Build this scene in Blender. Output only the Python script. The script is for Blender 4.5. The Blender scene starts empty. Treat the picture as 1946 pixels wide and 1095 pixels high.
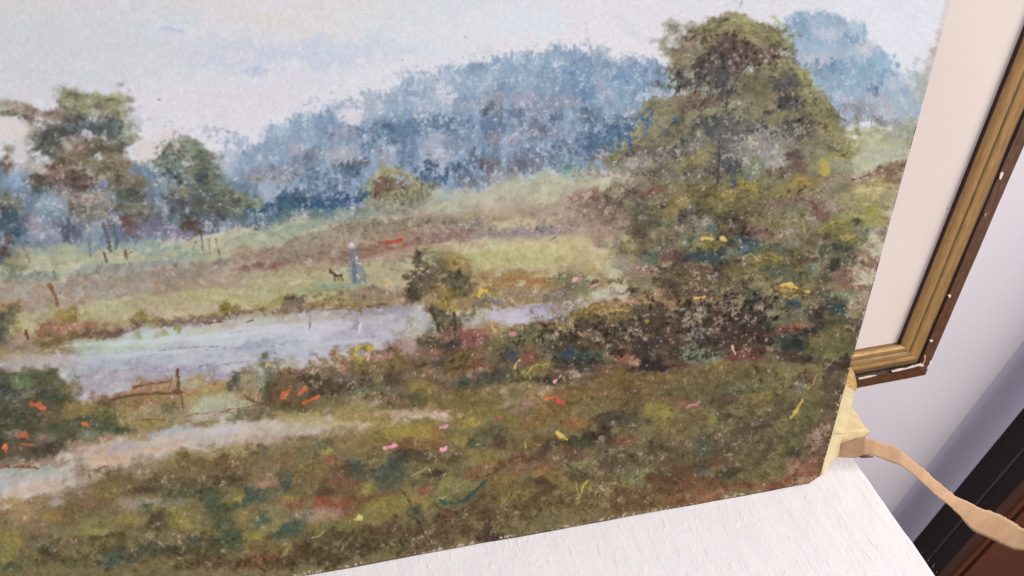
import bpy, bmesh, math, random
import numpy as np
from mathutils import Vector, Matrix, noise as mnoise

S = bpy.context.scene
COL = S.collection
R = math.radians
random.seed(4)

# ---------------------------------------------------------------- camera, light, exposure
cd = bpy.data.cameras.new('camera')
cam = bpy.data.objects.new('camera', cd)
COL.objects.link(cam)
CAM = Vector((-0.413783, -0.275651, 0.464479))
cr, cu, cb = Vector((0.943156, -0.293135, 0.156619)), Vector((0.07143, 0.639019, 0.765867)), Vector((-0.324585, -0.711144, 0.623633))
M = Matrix.Identity(4)
for i in range(3):
    M[i][0], M[i][1], M[i][2], M[i][3] = cr[i], cu[i], cb[i], CAM[i]
cam.matrix_world = M
cd.sensor_width = 36.0
cd.lens = 36.0*1527.0/1946.0
cd.clip_start = 0.02
cd.clip_end = 50
cd.dof.use_dof = True
cd.dof.focus_distance = 0.66
cd.dof.aperture_fstop = 14.0
S.camera = cam

w = bpy.data.worlds.new('World'); S.world = w; w.use_nodes = True
bg = w.node_tree.nodes['Background']
bg.inputs[0].default_value = (0.76, 0.78, 1.0, 1); bg.inputs[1].default_value = 0.33

def area(name, loc, target, size, power, col):
    ld = bpy.data.lights.new(name, 'AREA'); ld.shape = 'SQUARE'; ld.size = size; ld.energy = power; ld.color = col
    o = bpy.data.objects.new(name, ld); COL.objects.link(o); o.location = loc
    o.rotation_euler = (Vector(target)-Vector(loc)).to_track_quat('-Z', 'Y').to_euler(); return o
area('ceiling_lamp', (2.2, -1.3, 1.9), (0.2, 0.05, 0.0), 1.7, 113.0, (1.0, 0.93, 0.88))
area('window_light', (-1.6, -2.0, 1.9), (0.0, 0.05, 0.1), 1.0, 26.0, (0.97, 0.98, 1.0))

S.view_settings.view_transform = 'Standard'
S.view_settings.look = 'None'
S.view_settings.exposure = 0.0
S.view_settings.gamma = 1.0
S.render.engine = 'CYCLES'
S.cycles.max_bounces = 6
KB = np.array([1.05, 1.02, 1.05])         # how bright a white picture surface comes out under these lamps

# ---------------------------------------------------------------- helpers
def lin(h):
    c = [int(h[i:i+2], 16)/255. for i in (0, 2, 4)]
    return tuple(x/12.92 if x <= .04045 else ((x+.055)/1.055)**2.4 for x in c)

def link(name, me, mats=(), parent=None):
    o = bpy.data.objects.new(name, me); COL.objects.link(o)
    for m in (mats if isinstance(mats, (list, tuple)) else [mats]): me.materials.append(m)
    if parent: o.parent = parent
    return o

def pymesh(name, vs, fs, smooth=True):
    me = bpy.data.meshes.new(name); me.from_pydata([tuple(v) for v in vs], [], fs); me.update()
    if smooth: me.polygons.foreach_set('use_smooth', [True]*len(me.polygons))
    return me

def tag(o, label, cat, group=None, kind=None):
    if label: o['label'] = label
    if cat: o['category'] = cat
    if group: o['group'] = group
    if kind: o['kind'] = kind
    return o

def empty(name, loc=(0, 0, 0)):
    o = bpy.data.objects.new(name, None); COL.objects.link(o); o.location = loc; o.empty_display_size = .05; return o

class NT:
    def __init__(s, name):
        s.m = bpy.data.materials.new(name); s.m.use_nodes = True; s.t = s.m.node_tree; s.b = s.t.nodes['Principled BSDF']
    def n(s, typ, **kw):
        nd = s.t.nodes.new(typ)
        for k, v in kw.items():
            if k.startswith('_'): setattr(nd, k[1:], v)
            else: nd.inputs[k.replace('__', ' ')].default_value = v
        return nd
    def l(s, a, b): s.t.links.new(a, b)
    def ramp(s, fac, stops):
        r = s.t.nodes.new('ShaderNodeValToRGB'); e = r.color_ramp.elements
        while len(e) < len(stops): e.new(.5)
        for k, (p, c) in enumerate(stops): e[k].position = p; e[k].color = (*c, 1) if len(c) == 3 else c
        s.l(fac, r.inputs[0]); return r
    def noise(s, scale, detail=4, rough=.55, vec=None, dist=0):
        nd = s.n('ShaderNodeTexNoise', Scale=scale, Detail=detail, Roughness=rough, Distortion=dist)
        if vec is not None: s.l(vec, nd.inputs['Vector'])
        return nd
    def coord(s, which='Object'): return s.t.nodes.new('ShaderNodeTexCoord').outputs[which]
    def mapping(s, vec, scale=(1, 1, 1), rot=(0, 0, 0)):
        nd = s.t.nodes.new('ShaderNodeMapping'); nd.inputs['Scale'].default_value = scale; nd.inputs['Rotation'].default_value = rot
        s.l(vec, nd.inputs['Vector']); return nd.outputs[0]
    def mix(s, fac, a, b, mode='MIX'):
        nd = s.t.nodes.new('ShaderNodeMix'); nd.data_type = 'RGBA'; nd.blend_type = mode
        for v, i in ((fac, 0), (a, 6), (b, 7)):
            if hasattr(v, 'is_linked') or hasattr(v, 'links'): s.l(v, nd.inputs[i])
            else: nd.inputs[i].default_value = v if i == 0 else ((*v, 1) if len(v) == 3 else v)
        return nd.outputs[2]
    def bump(s, h, strength=.3, dist=.001, normal=None):
        nd = s.n('ShaderNodeBump', Strength=strength, Distance=dist); s.l(h, nd.inputs['Height'])
        if normal is not None: s.l(normal, nd.inputs['Normal'])
        return nd.outputs[0]
    def rough(s, v): s.b.inputs['Roughness'].default_value = v

# ---------------------------------------------------------------- pastel painter (numpy)
CS = 0.92                                   # raster cells per design unit
CX0, CY0, CX1, CY1 = -230, -180, 1860, 1125 # design extent of the picture
CW, CH_ = int((CX1-CX0)*CS), int((CY1-CY0)*CS)
rng = np.random.RandomState(7)

def gblur(a, s):
    r = max(1, int(3*s)); k = np.exp(-0.5*(np.arange(-r, r+1)/s)**2); k /= k.sum()
    def one(a, ax):
        p = [(0, 0)]*a.ndim; p[ax] = (r, r); b = np.pad(a, p, mode='reflect'); out = np.zeros_like(a)
        n = a.shape[ax]
        for i, w in enumerate(k):
            sl = [slice(None)]*a.ndim; sl[ax] = slice(i, i+n); out += w*b[tuple(sl)]
        return out
    return one(one(a, 0), 1)

def unit(a):                                # rank-equalise to 0..1
    s = a.ravel(); q = np.quantile(s[::7], np.linspace(0, 1, 65)); return np.interp(s, q, np.linspace(0, 1, 65)).reshape(a.shape).astype(np.float32)

def noise(s):
    if s > 6:
        f = max(1, int(s/3)); h, w = CH_//f+8, CW//f+8
        a = gblur(rng.randn(h, w).astype(np.float32), s/f); a /= a.std()
        yy = np.clip(np.arange(CH_)/f, 0, h-2); xx = np.clip(np.arange(CW)/f, 0, w-2)
        y0 = yy.astype(int); x0 = xx.astype(int); fy = (yy-y0)[:, None]; fx = (xx-x0)[None, :]
        return ((a[y0][:, x0]*(1-fx)+a[y0][:, x0+1]*fx)*(1-fy)+(a[y0+1][:, x0]*(1-fx)+a[y0+1][:, x0+1]*fx)*fy).astype(np.float32)
    a = gblur(rng.randn(CH_, CW).astype(np.float32), s); return a/a.std()

n_f = noise(.75); n_m = noise(1.5); n_c = noise(3.2); n_l = noise(8.); n_xl = noise(22.)
PAPER_W = np.array([.80, .74, .69], np.float32); PAPER_C = np.array([.80, .81, .85], np.float32)
tooth2 = unit(noise(.8)*.8+noise(1.25)+n_c*.25)
tooth = unit(n_f*.75 + n_m*1.0 + n_c*.35)
edge_n = n_c*.10 + n_l*.20 + n_m*.05
wob1 = noise(14.); wob2 = noise(13.)

Y_ = (np.arange(CH_)+.5)/CS+CY0

def rgb(h):
    return np.array([int(h[i:i+2], 16) for i in (0, 2, 4)], np.float32)/255.

def loc_b(cv):
    l = gblur(cv, 4.); return l[..., 2]-l[..., 0]

def scatter(cv, dens):
    # drag and break the masses the way dry chalk catches on the tooth of the sheet
    jj, ii = np.meshgrid(np.arange(CW), np.arange(CH_))
    loc = gblur(cv, 6.); lum = loc.mean(2)
    cool = np.clip((loc[..., 2]-loc[..., 0])/.06, 0, 1)*np.clip((500-Y_[:, None])/60, 0, 1)
    k = np.clip((.80-lum)/.10, .10, 1)*np.clip(.35+dens*4.5, 0, 1)
    # strokes: smear along the slope of the ground, up and down in the far woods
    sm = np.zeros_like(cv); wsum = 0
    bend = n_l*3.+n_xl*4.
    for q in range(-4, 5):
        wq = 1-abs(q)/6.; wsum += wq
        ax = q*1.9*(1-cool)+q*.35*cool; ay = (-q*.30-q*.55*np.clip((Y_[:, None]-680)/100, 0, 1)+q*bend*.05)*(1-cool)+q*1.0*cool
        sm += wq*cv[np.clip(ii+ay, 0, CH_-1).astype(int), np.clip(jj+ax, 0, CW-1).astype(int)]
    ksm = (np.clip((.86-lum)/.10, 0, 1)*.62)[..., None]
    cv = cv*(1-ksm)+sm/wsum*ksm
    for (sa, am) in ((1.1, 1.9), (2.4, 2.2), (.8, 1.0)):
        dx = noise(sa)*am*k*(1-.5*cool); dy = noise(sa)*am*.8*k*(1+1.3*cool)
        cv = cv[np.clip(ii+dy, 0, CH_-1).astype(int), np.clip(jj+dx, 0, CW-1).astype(int)]
    return cv

def fleck(cv, dens):
    loc = gblur(cv, 5.); lum = loc.mean(2); dk = np.clip((.74-lum)/.1, 0, 1)
    cool = np.clip((loc[..., 2]-loc[..., 0])/.08+.3, 0, 1)[..., None]
    pc = PAPER_W*(1-cool)+PAPER_C*cool
    pc = loc+(pc-loc)*(.50+.25*np.clip((lum-.3)/.3, 0, 1))[..., None]
    patch = np.clip(.55+.75*n_c+.5*n_l, 0, 2.2)
    d = np.clip(dens*patch*.78, 0, .6)*dk
    al = np.clip((tooth2-(1-d))/.07, 0, 1)[..., None]*.9
    cv = cv+(pc-cv)*al
    d2 = np.clip(dens*.6*np.clip(.6-.6*n_c, 0, 2)+.03, 0, .5)*dk
    al = np.clip((d2-tooth2)/.10, 0, 1)[..., None]
    return cv*(1-(.28-.20*cool)*al*np.clip((.62-lum)/.15, 0.1, 1)[..., None])

def paint_picture(text):
    cv = np.zeros((CH_, CW, 3), np.float32) + .85
    X = (np.arange(CW)+.5)/CS+CX0; Y = (np.arange(CH_)+.5)/CS+CY0
    ox = oy = 0.; sc = 1.
    dens = np.zeros((CH_, CW), np.float32)
    def put(x0, y0, x1, y1, m, col, a, g):
        t = tooth[y0:y1, x0:x1]
        al = np.clip((m*a*(1+.42*g)-.9*g*t)/(1-g*.62), 0, 1)[..., None]
        sub = cv[y0:y1, x0:x1]
        c = col+(n_m[y0:y1, x0:x1, None]*(.003 if col.mean() > .74 else .010)+n_c[y0:y1, x0:x1, None]*(.0015 if col.mean() > .74 else .018))
        sub += (c-sub)*al
    def box(x0, y0, x1, y1):
        a = int(max(0, (x0-CX0)*CS)); b = int(max(0, (y0-CY0)*CS))
        return a, b, int(min(CW, (x1-CX0)*CS+1)), int(min(CH_, (y1-CY0)*CS+1))
    rows = [l.split() for l in text.split('\n') if l.split()]
    late = []; o_ = ['T', '0', '0', '1']
    early = []
    for w in rows:          # broad smudged masses first; small sharp marks go on top of them at the end
        if w[0] == 'T': o_ = w
        sm = w[0] == 'l' or (w[0] == 'e' and float(o_[3]) > 1 and max(float(w[3]), float(w[4])) < 34)
        (late if sm else early).extend([o_, w] if w[0] != 'T' else [w])
    mid = [w for w in early if w[0] in 'cmT']; early = [w for w in early if w[0] not in 'cm']
    for w in early+['SCATTER']+mid+['FLECK']+late:
        if w == 'SCATTER':
            cv = scatter(cv, dens); continue
        if w == 'FLECK':
            cv = fleck(cv, dens); continue
        if w[0] == 'T':
            ox, oy, sc = map(float, w[1:]); continue
        if w[0] in 'em':
            x, y, rx, ry, an = map(float, w[1:6]); col = rgb(w[6].zfill(6)); ml = col.mean(); col = ml+(col-ml)*(.80 if ml < .6 else 1.) if sc > 1 else col; a, g = float(w[7]), float(w[8])
            if a <= 0: continue
            x = x/sc+ox; y = y/sc+oy; rx /= sc; ry /= sc
            if sc > 1 and y > 700 and ml < .55:      # the foreground meadow: one olive-brown family of chalks
                col = col+(np.array([.455, .405, .270], np.float32)*(.55+.45*ml/.36)-col)*.26
            R = max(rx, ry)*1.6+3; x0, y0, x1, y1 = box(x-R, y-R, x+R, y+R)
            if x1 <= x0 or y1 <= y0: continue
            wb = min(min(rx, ry)*.26, 8.)
            dx = X[x0:x1][None, :]-x+wob1[y0:y1, x0:x1]*wb; dy = Y[y0:y1][:, None]-y+wob2[y0:y1, x0:x1]*wb
            t = np.radians(an); u = dx*np.cos(t)+dy*np.sin(t); v = -dx*np.sin(t)+dy*np.cos(t)
            r = np.sqrt((u/rx)**2+(v/ry)**2)+edge_n[y0:y1, x0:x1]
            ed = 1.15
            m = np.clip((1.02+ed/2-r)/ed, 0, 1); m = m*m*(3-2*m)
            put(x0, y0, x1, y1, m, col, a*.93, g)
            if sc > 1:                     # where the chalk was dragged dry the paper shows through
                dn = (max(g-.25, 0)*.55+.012)*m
                sub = dens[y0:y1, x0:x1]; sub += (dn-sub)*np.clip(m*a*1.3, 0, 1)
        elif w[0] == 'c':
            x, y, rx, ry, an = map(float, w[1:6]); c0, c1, c2 = [q.mean()+(q-q.mean())*.82 for q in (rgb(w[6]), rgb(w[7]), rgb(w[8])*.93)]; a = float(w[9])
            R = max(rx, ry)*1.5+4; x0, y0, x1, y1 = box(x-R, y-R, x+R, y+R)
            dx = X[x0:x1][None, :]-x+wob1[y0:y1, x0:x1]*3.; dy = Y[y0:y1][:, None]-y+wob2[y0:y1, x0:x1]*3.
            t = np.radians(an); u = (dx*np.cos(t)+dy*np.sin(t))/rx; v = (-dx*np.sin(t)+dy*np.cos(t))/ry
            r = np.sqrt(u*u+v*v); th = np.arctan2(v, u)
            # dabs that follow the dome
            st = n_m[((r*ry*1.1*CS+x).astype(int)) % CH_, ((th*(rx+ry)*.16*CS+y).astype(int)) % CW]
            st = gblur(st.astype(np.float32), .7)
            h = np.clip(-v*.75+u*.15+.28*n_l[y0:y1, x0:x1]+.22*st, -1, 1)
            c = c1[None, None]+(c0-c1)*np.clip(h*1.9-.1, 0, 1)[..., None]+(c2-c1)*np.clip(-h*1.8-.05, 0, 1)[..., None]
            c = c+st[..., None]*.022
            m = np.clip((1.05-r-edge_n[y0:y1, x0:x1]*.9)/.45, 0, 1); m *= np.clip((.75-v)/.6, 0, 1)
            al = np.clip(m*a*1.55-.50*tooth[y0:y1, x0:x1], 0, 1)[..., None]
            sub = cv[y0:y1, x0:x1]; sub += (c-sub)*al
        elif w[0] == 'l':
            col = rgb(w[1]); ml = col.mean(); col = ml+(col-ml)*.74; wd, a, g = float(w[2])/sc*.5, float(w[3]), float(w[4])
            wd = max(wd, .8)
            a *= .9
            pts = np.array(list(map(float, w[5:]))).reshape(-1, 2)/sc+[ox, oy]
            x0, y0, x1, y1 = box(pts[:, 0].min()-wd-4, pts[:, 1].min()-wd-4, pts[:, 0].max()+wd+4, pts[:, 1].max()+wd+4)
            if x1 <= x0 or y1 <= y0: continue
            gx = X[x0:x1][None, :]+wob1[y0:y1, x0:x1]*1.0+n_c[y0:y1, x0:x1]*.5; gy = Y[y0:y1][:, None]+wob2[y0:y1, x0:x1]*1.0+n_c[y0:y1, x0:x1]*.5
            d = np.full(gx.shape, 1e9)
            for p, q in zip(pts[:-1], pts[1:]):
                e = q-p; L2 = (e@e)+1e-6; tt = np.clip(((gx-p[0])*e[0]+(gy-p[1])*e[1])/L2, 0, 1)
                d = np.minimum(d, np.hypot(gx-p[0]-tt*e[0], gy-p[1]-tt*e[1]))
            g = max(g, .60); s = 2.4; m = np.clip((wd*(1+.38*n_c[y0:y1, x0:x1]+.25*n_m[y0:y1, x0:x1])-d)/s+.5, 0, 1)
            put(x0, y0, x1, y1, m, col, a, g)
        elif w[0] == 'p':
            col = rgb(w[1]); a, g, ed = float(w[2]), float(w[3]), float(w[4])
            pts = np.array(list(map(float, w[5:]))).reshape(-1, 2)/sc+[ox, oy]
            # coarse even-odd mask, then blurred edge
            xs = X[None, ::2]+wob1[::2, ::2]*ed*.35; ys = Y[::2, None]+wob2[::2, ::2]*ed*.35
            ins = np.zeros(xs.shape, bool); n = len(pts)
            for i in range(n):
                (ax, ay), (bx, by) = pts[i], pts[(i+1) % n]
                if ay == by: continue
                ins ^= ((ay > ys) != (by > ys)) & (xs < (bx-ax)*(ys-ay)/(by-ay)+ax)
            m = gblur(ins.astype(np.float32), max(.6, ed*CS*.25))
            m = np.repeat(np.repeat(m, 2, 0), 2, 1)[:CH_, :CW]; m = gblur(np.pad(m, ((0, CH_-m.shape[0]), (0, CW-m.shape[1])), mode='edge'), 1.)
            m = np.clip((m-.5)*1.6+.5+n_l*.08*min(1, ed/8.), 0, 1)
            put(0, 0, CW, CH_, m, col, a, g)
    # the hand's small strokes: short soft dabs that carry the colour under them a little lighter, darker or warmer
    lumf = gblur(cv.mean(2), 3.); soft = gblur(cv, 2.)
    for k in range(8000):
        i = rng.randint(8, CH_-8); j = rng.randint(8, CW-8)
        if lumf[i, j] > .70 and rng.rand() < .97: continue
        rl = rng.uniform(3.5, 13)*CS; rw = rng.uniform(.8, 2.2)*CS; t = np.radians(rng.normal(-28 if Y_[i] > 680 else -12, 22) if rng.rand() < .7 else rng.normal(80, 25))
        R = int(rl)+3; y0, y1, x0, x1 = max(0, i-R), min(CH_, i+R), max(0, j-R), min(CW, j+R)
        yy = np.arange(y0, y1)[:, None]-i; xx = np.arange(x0, x1)[None, :]-j
        u = xx*np.cos(t)+yy*np.sin(t); v = -xx*np.sin(t)+yy*np.cos(t)+u*u/rl*rng.uniform(-.25, .25)
        m = np.clip(1.5*(1-np.sqrt((u/rl)**2+(v/rw)**2)), 0, 1)
        si, sj = np.clip(i+rng.randint(-14, 15), 0, CH_-1), np.clip(j+rng.randint(-18, 19), 0, CW-1)
        c = soft[si, sj]*.75+soft[i, j]*.25+rng.normal(0, .018)+rng.normal(0, .008, 3)
        al = np.clip(m*1.25-.55*tooth[y0:y1, x0:x1], 0, 1)[..., None]*rng.uniform(.5, .95)
        sub = cv[y0:y1, x0:x1]; sub += (c-sub)*al
    for k in range(3400):                  # grass: short upright and slanting touches, lighter at random
        i = rng.randint(int((690-CY0)*CS), CH_-10); j = rng.randint(8, CW-8)
        if lumf[i, j] > .52 or n_l[i, j]+.6*n_xl[i, j] < rng.uniform(-1.2, .8): continue
        rl = rng.uniform(3., 9.)*CS; rw = rng.uniform(.55, 1.3)*CS; t = np.radians(rng.normal(-72, 22))
        R = int(rl)+3; y0, y1, x0, x1 = max(0, i-R), min(CH_, i+R), max(0, j-R), min(CW, j+R)
        yy = np.arange(y0, y1)[:, None]-i; xx = np.arange(x0, x1)[None, :]-j
        u = xx*np.cos(t)+yy*np.sin(t); v = -xx*np.sin(t)+yy*np.cos(t)+u*u/rl*rng.uniform(-.3, .3)
        m = np.clip(1.6*(1-np.sqrt((u/rl)**2+(v/rw)**2)), 0, 1)
        lt = rng.rand()
        c = soft[i, j]+(np.array([.13, .125, .035]) if lt < .45 else np.array([-.07, -.06, -.05]) if lt < .8 else np.array([.07, .03, .02]))*rng.uniform(.5, 1.2)
        al = np.clip(m*1.3-.5*tooth[y0:y1, x0:x1], 0, 1)[..., None]*rng.uniform(.5, .9)
        sub = cv[y0:y1, x0:x1]; sub += (c-sub)*al
    b = gblur(cv, 9.); k = np.clip((.66-lumf)/.12, 0, 1)[..., None]
    mid_ = (np.clip((Y_-330)/60, 0, 1)*np.clip((640-Y_)/60, 0, 1))[:, None, None]*np.clip((lumf[..., None]-.45)/.1, 0, 1)
    ex = np.clip(cv[..., 1:2]-cv[..., [0]], -.2, .2)
    cv = cv+mid_*(np.array([.016, .004, -.004], np.float32)+(cv.mean(2, keepdims=True)-cv)*.16)
    fgm = np.clip((Y_-690)/80, 0, 1)[:, None, None]; cv += (cv-b)*k*(.10-.18*fgm)
    g1 = cv.mean(2, keepdims=True); cv += (g1-cv)*.06*k
    wm = (np.clip((Y_-430)/160, 0, 1)[:, None]*np.clip((.60-lumf)/.1, 0, 1))[..., None]
    cv = cv*(1+wm*np.array([.050, .005, -.045], np.float32))
    cw = (np.clip((loc_b(cv)-.02)/.06, 0, 1)*np.clip((470-Y_[:, None])/60, 0, 1)*np.clip((.72-lumf)/.1, 0, 1))[..., None]
    cv = cv*(1+cw*np.array([-.005, .0, -.005], np.float32))
    # grain of the chalk on the rough sheet: fine value noise, stronger where the colour is dark
    lum = cv.mean(2, keepdims=True)
    gr = (n_f*.62+n_m*.45)[..., None]
    amp = np.interp(lum, [.45, .72], [.040, .007])
    cv *= 1+gr*amp*1.3
    cv += gr*amp*.25
    return np.clip(cv, 0.02, 1)
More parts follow.
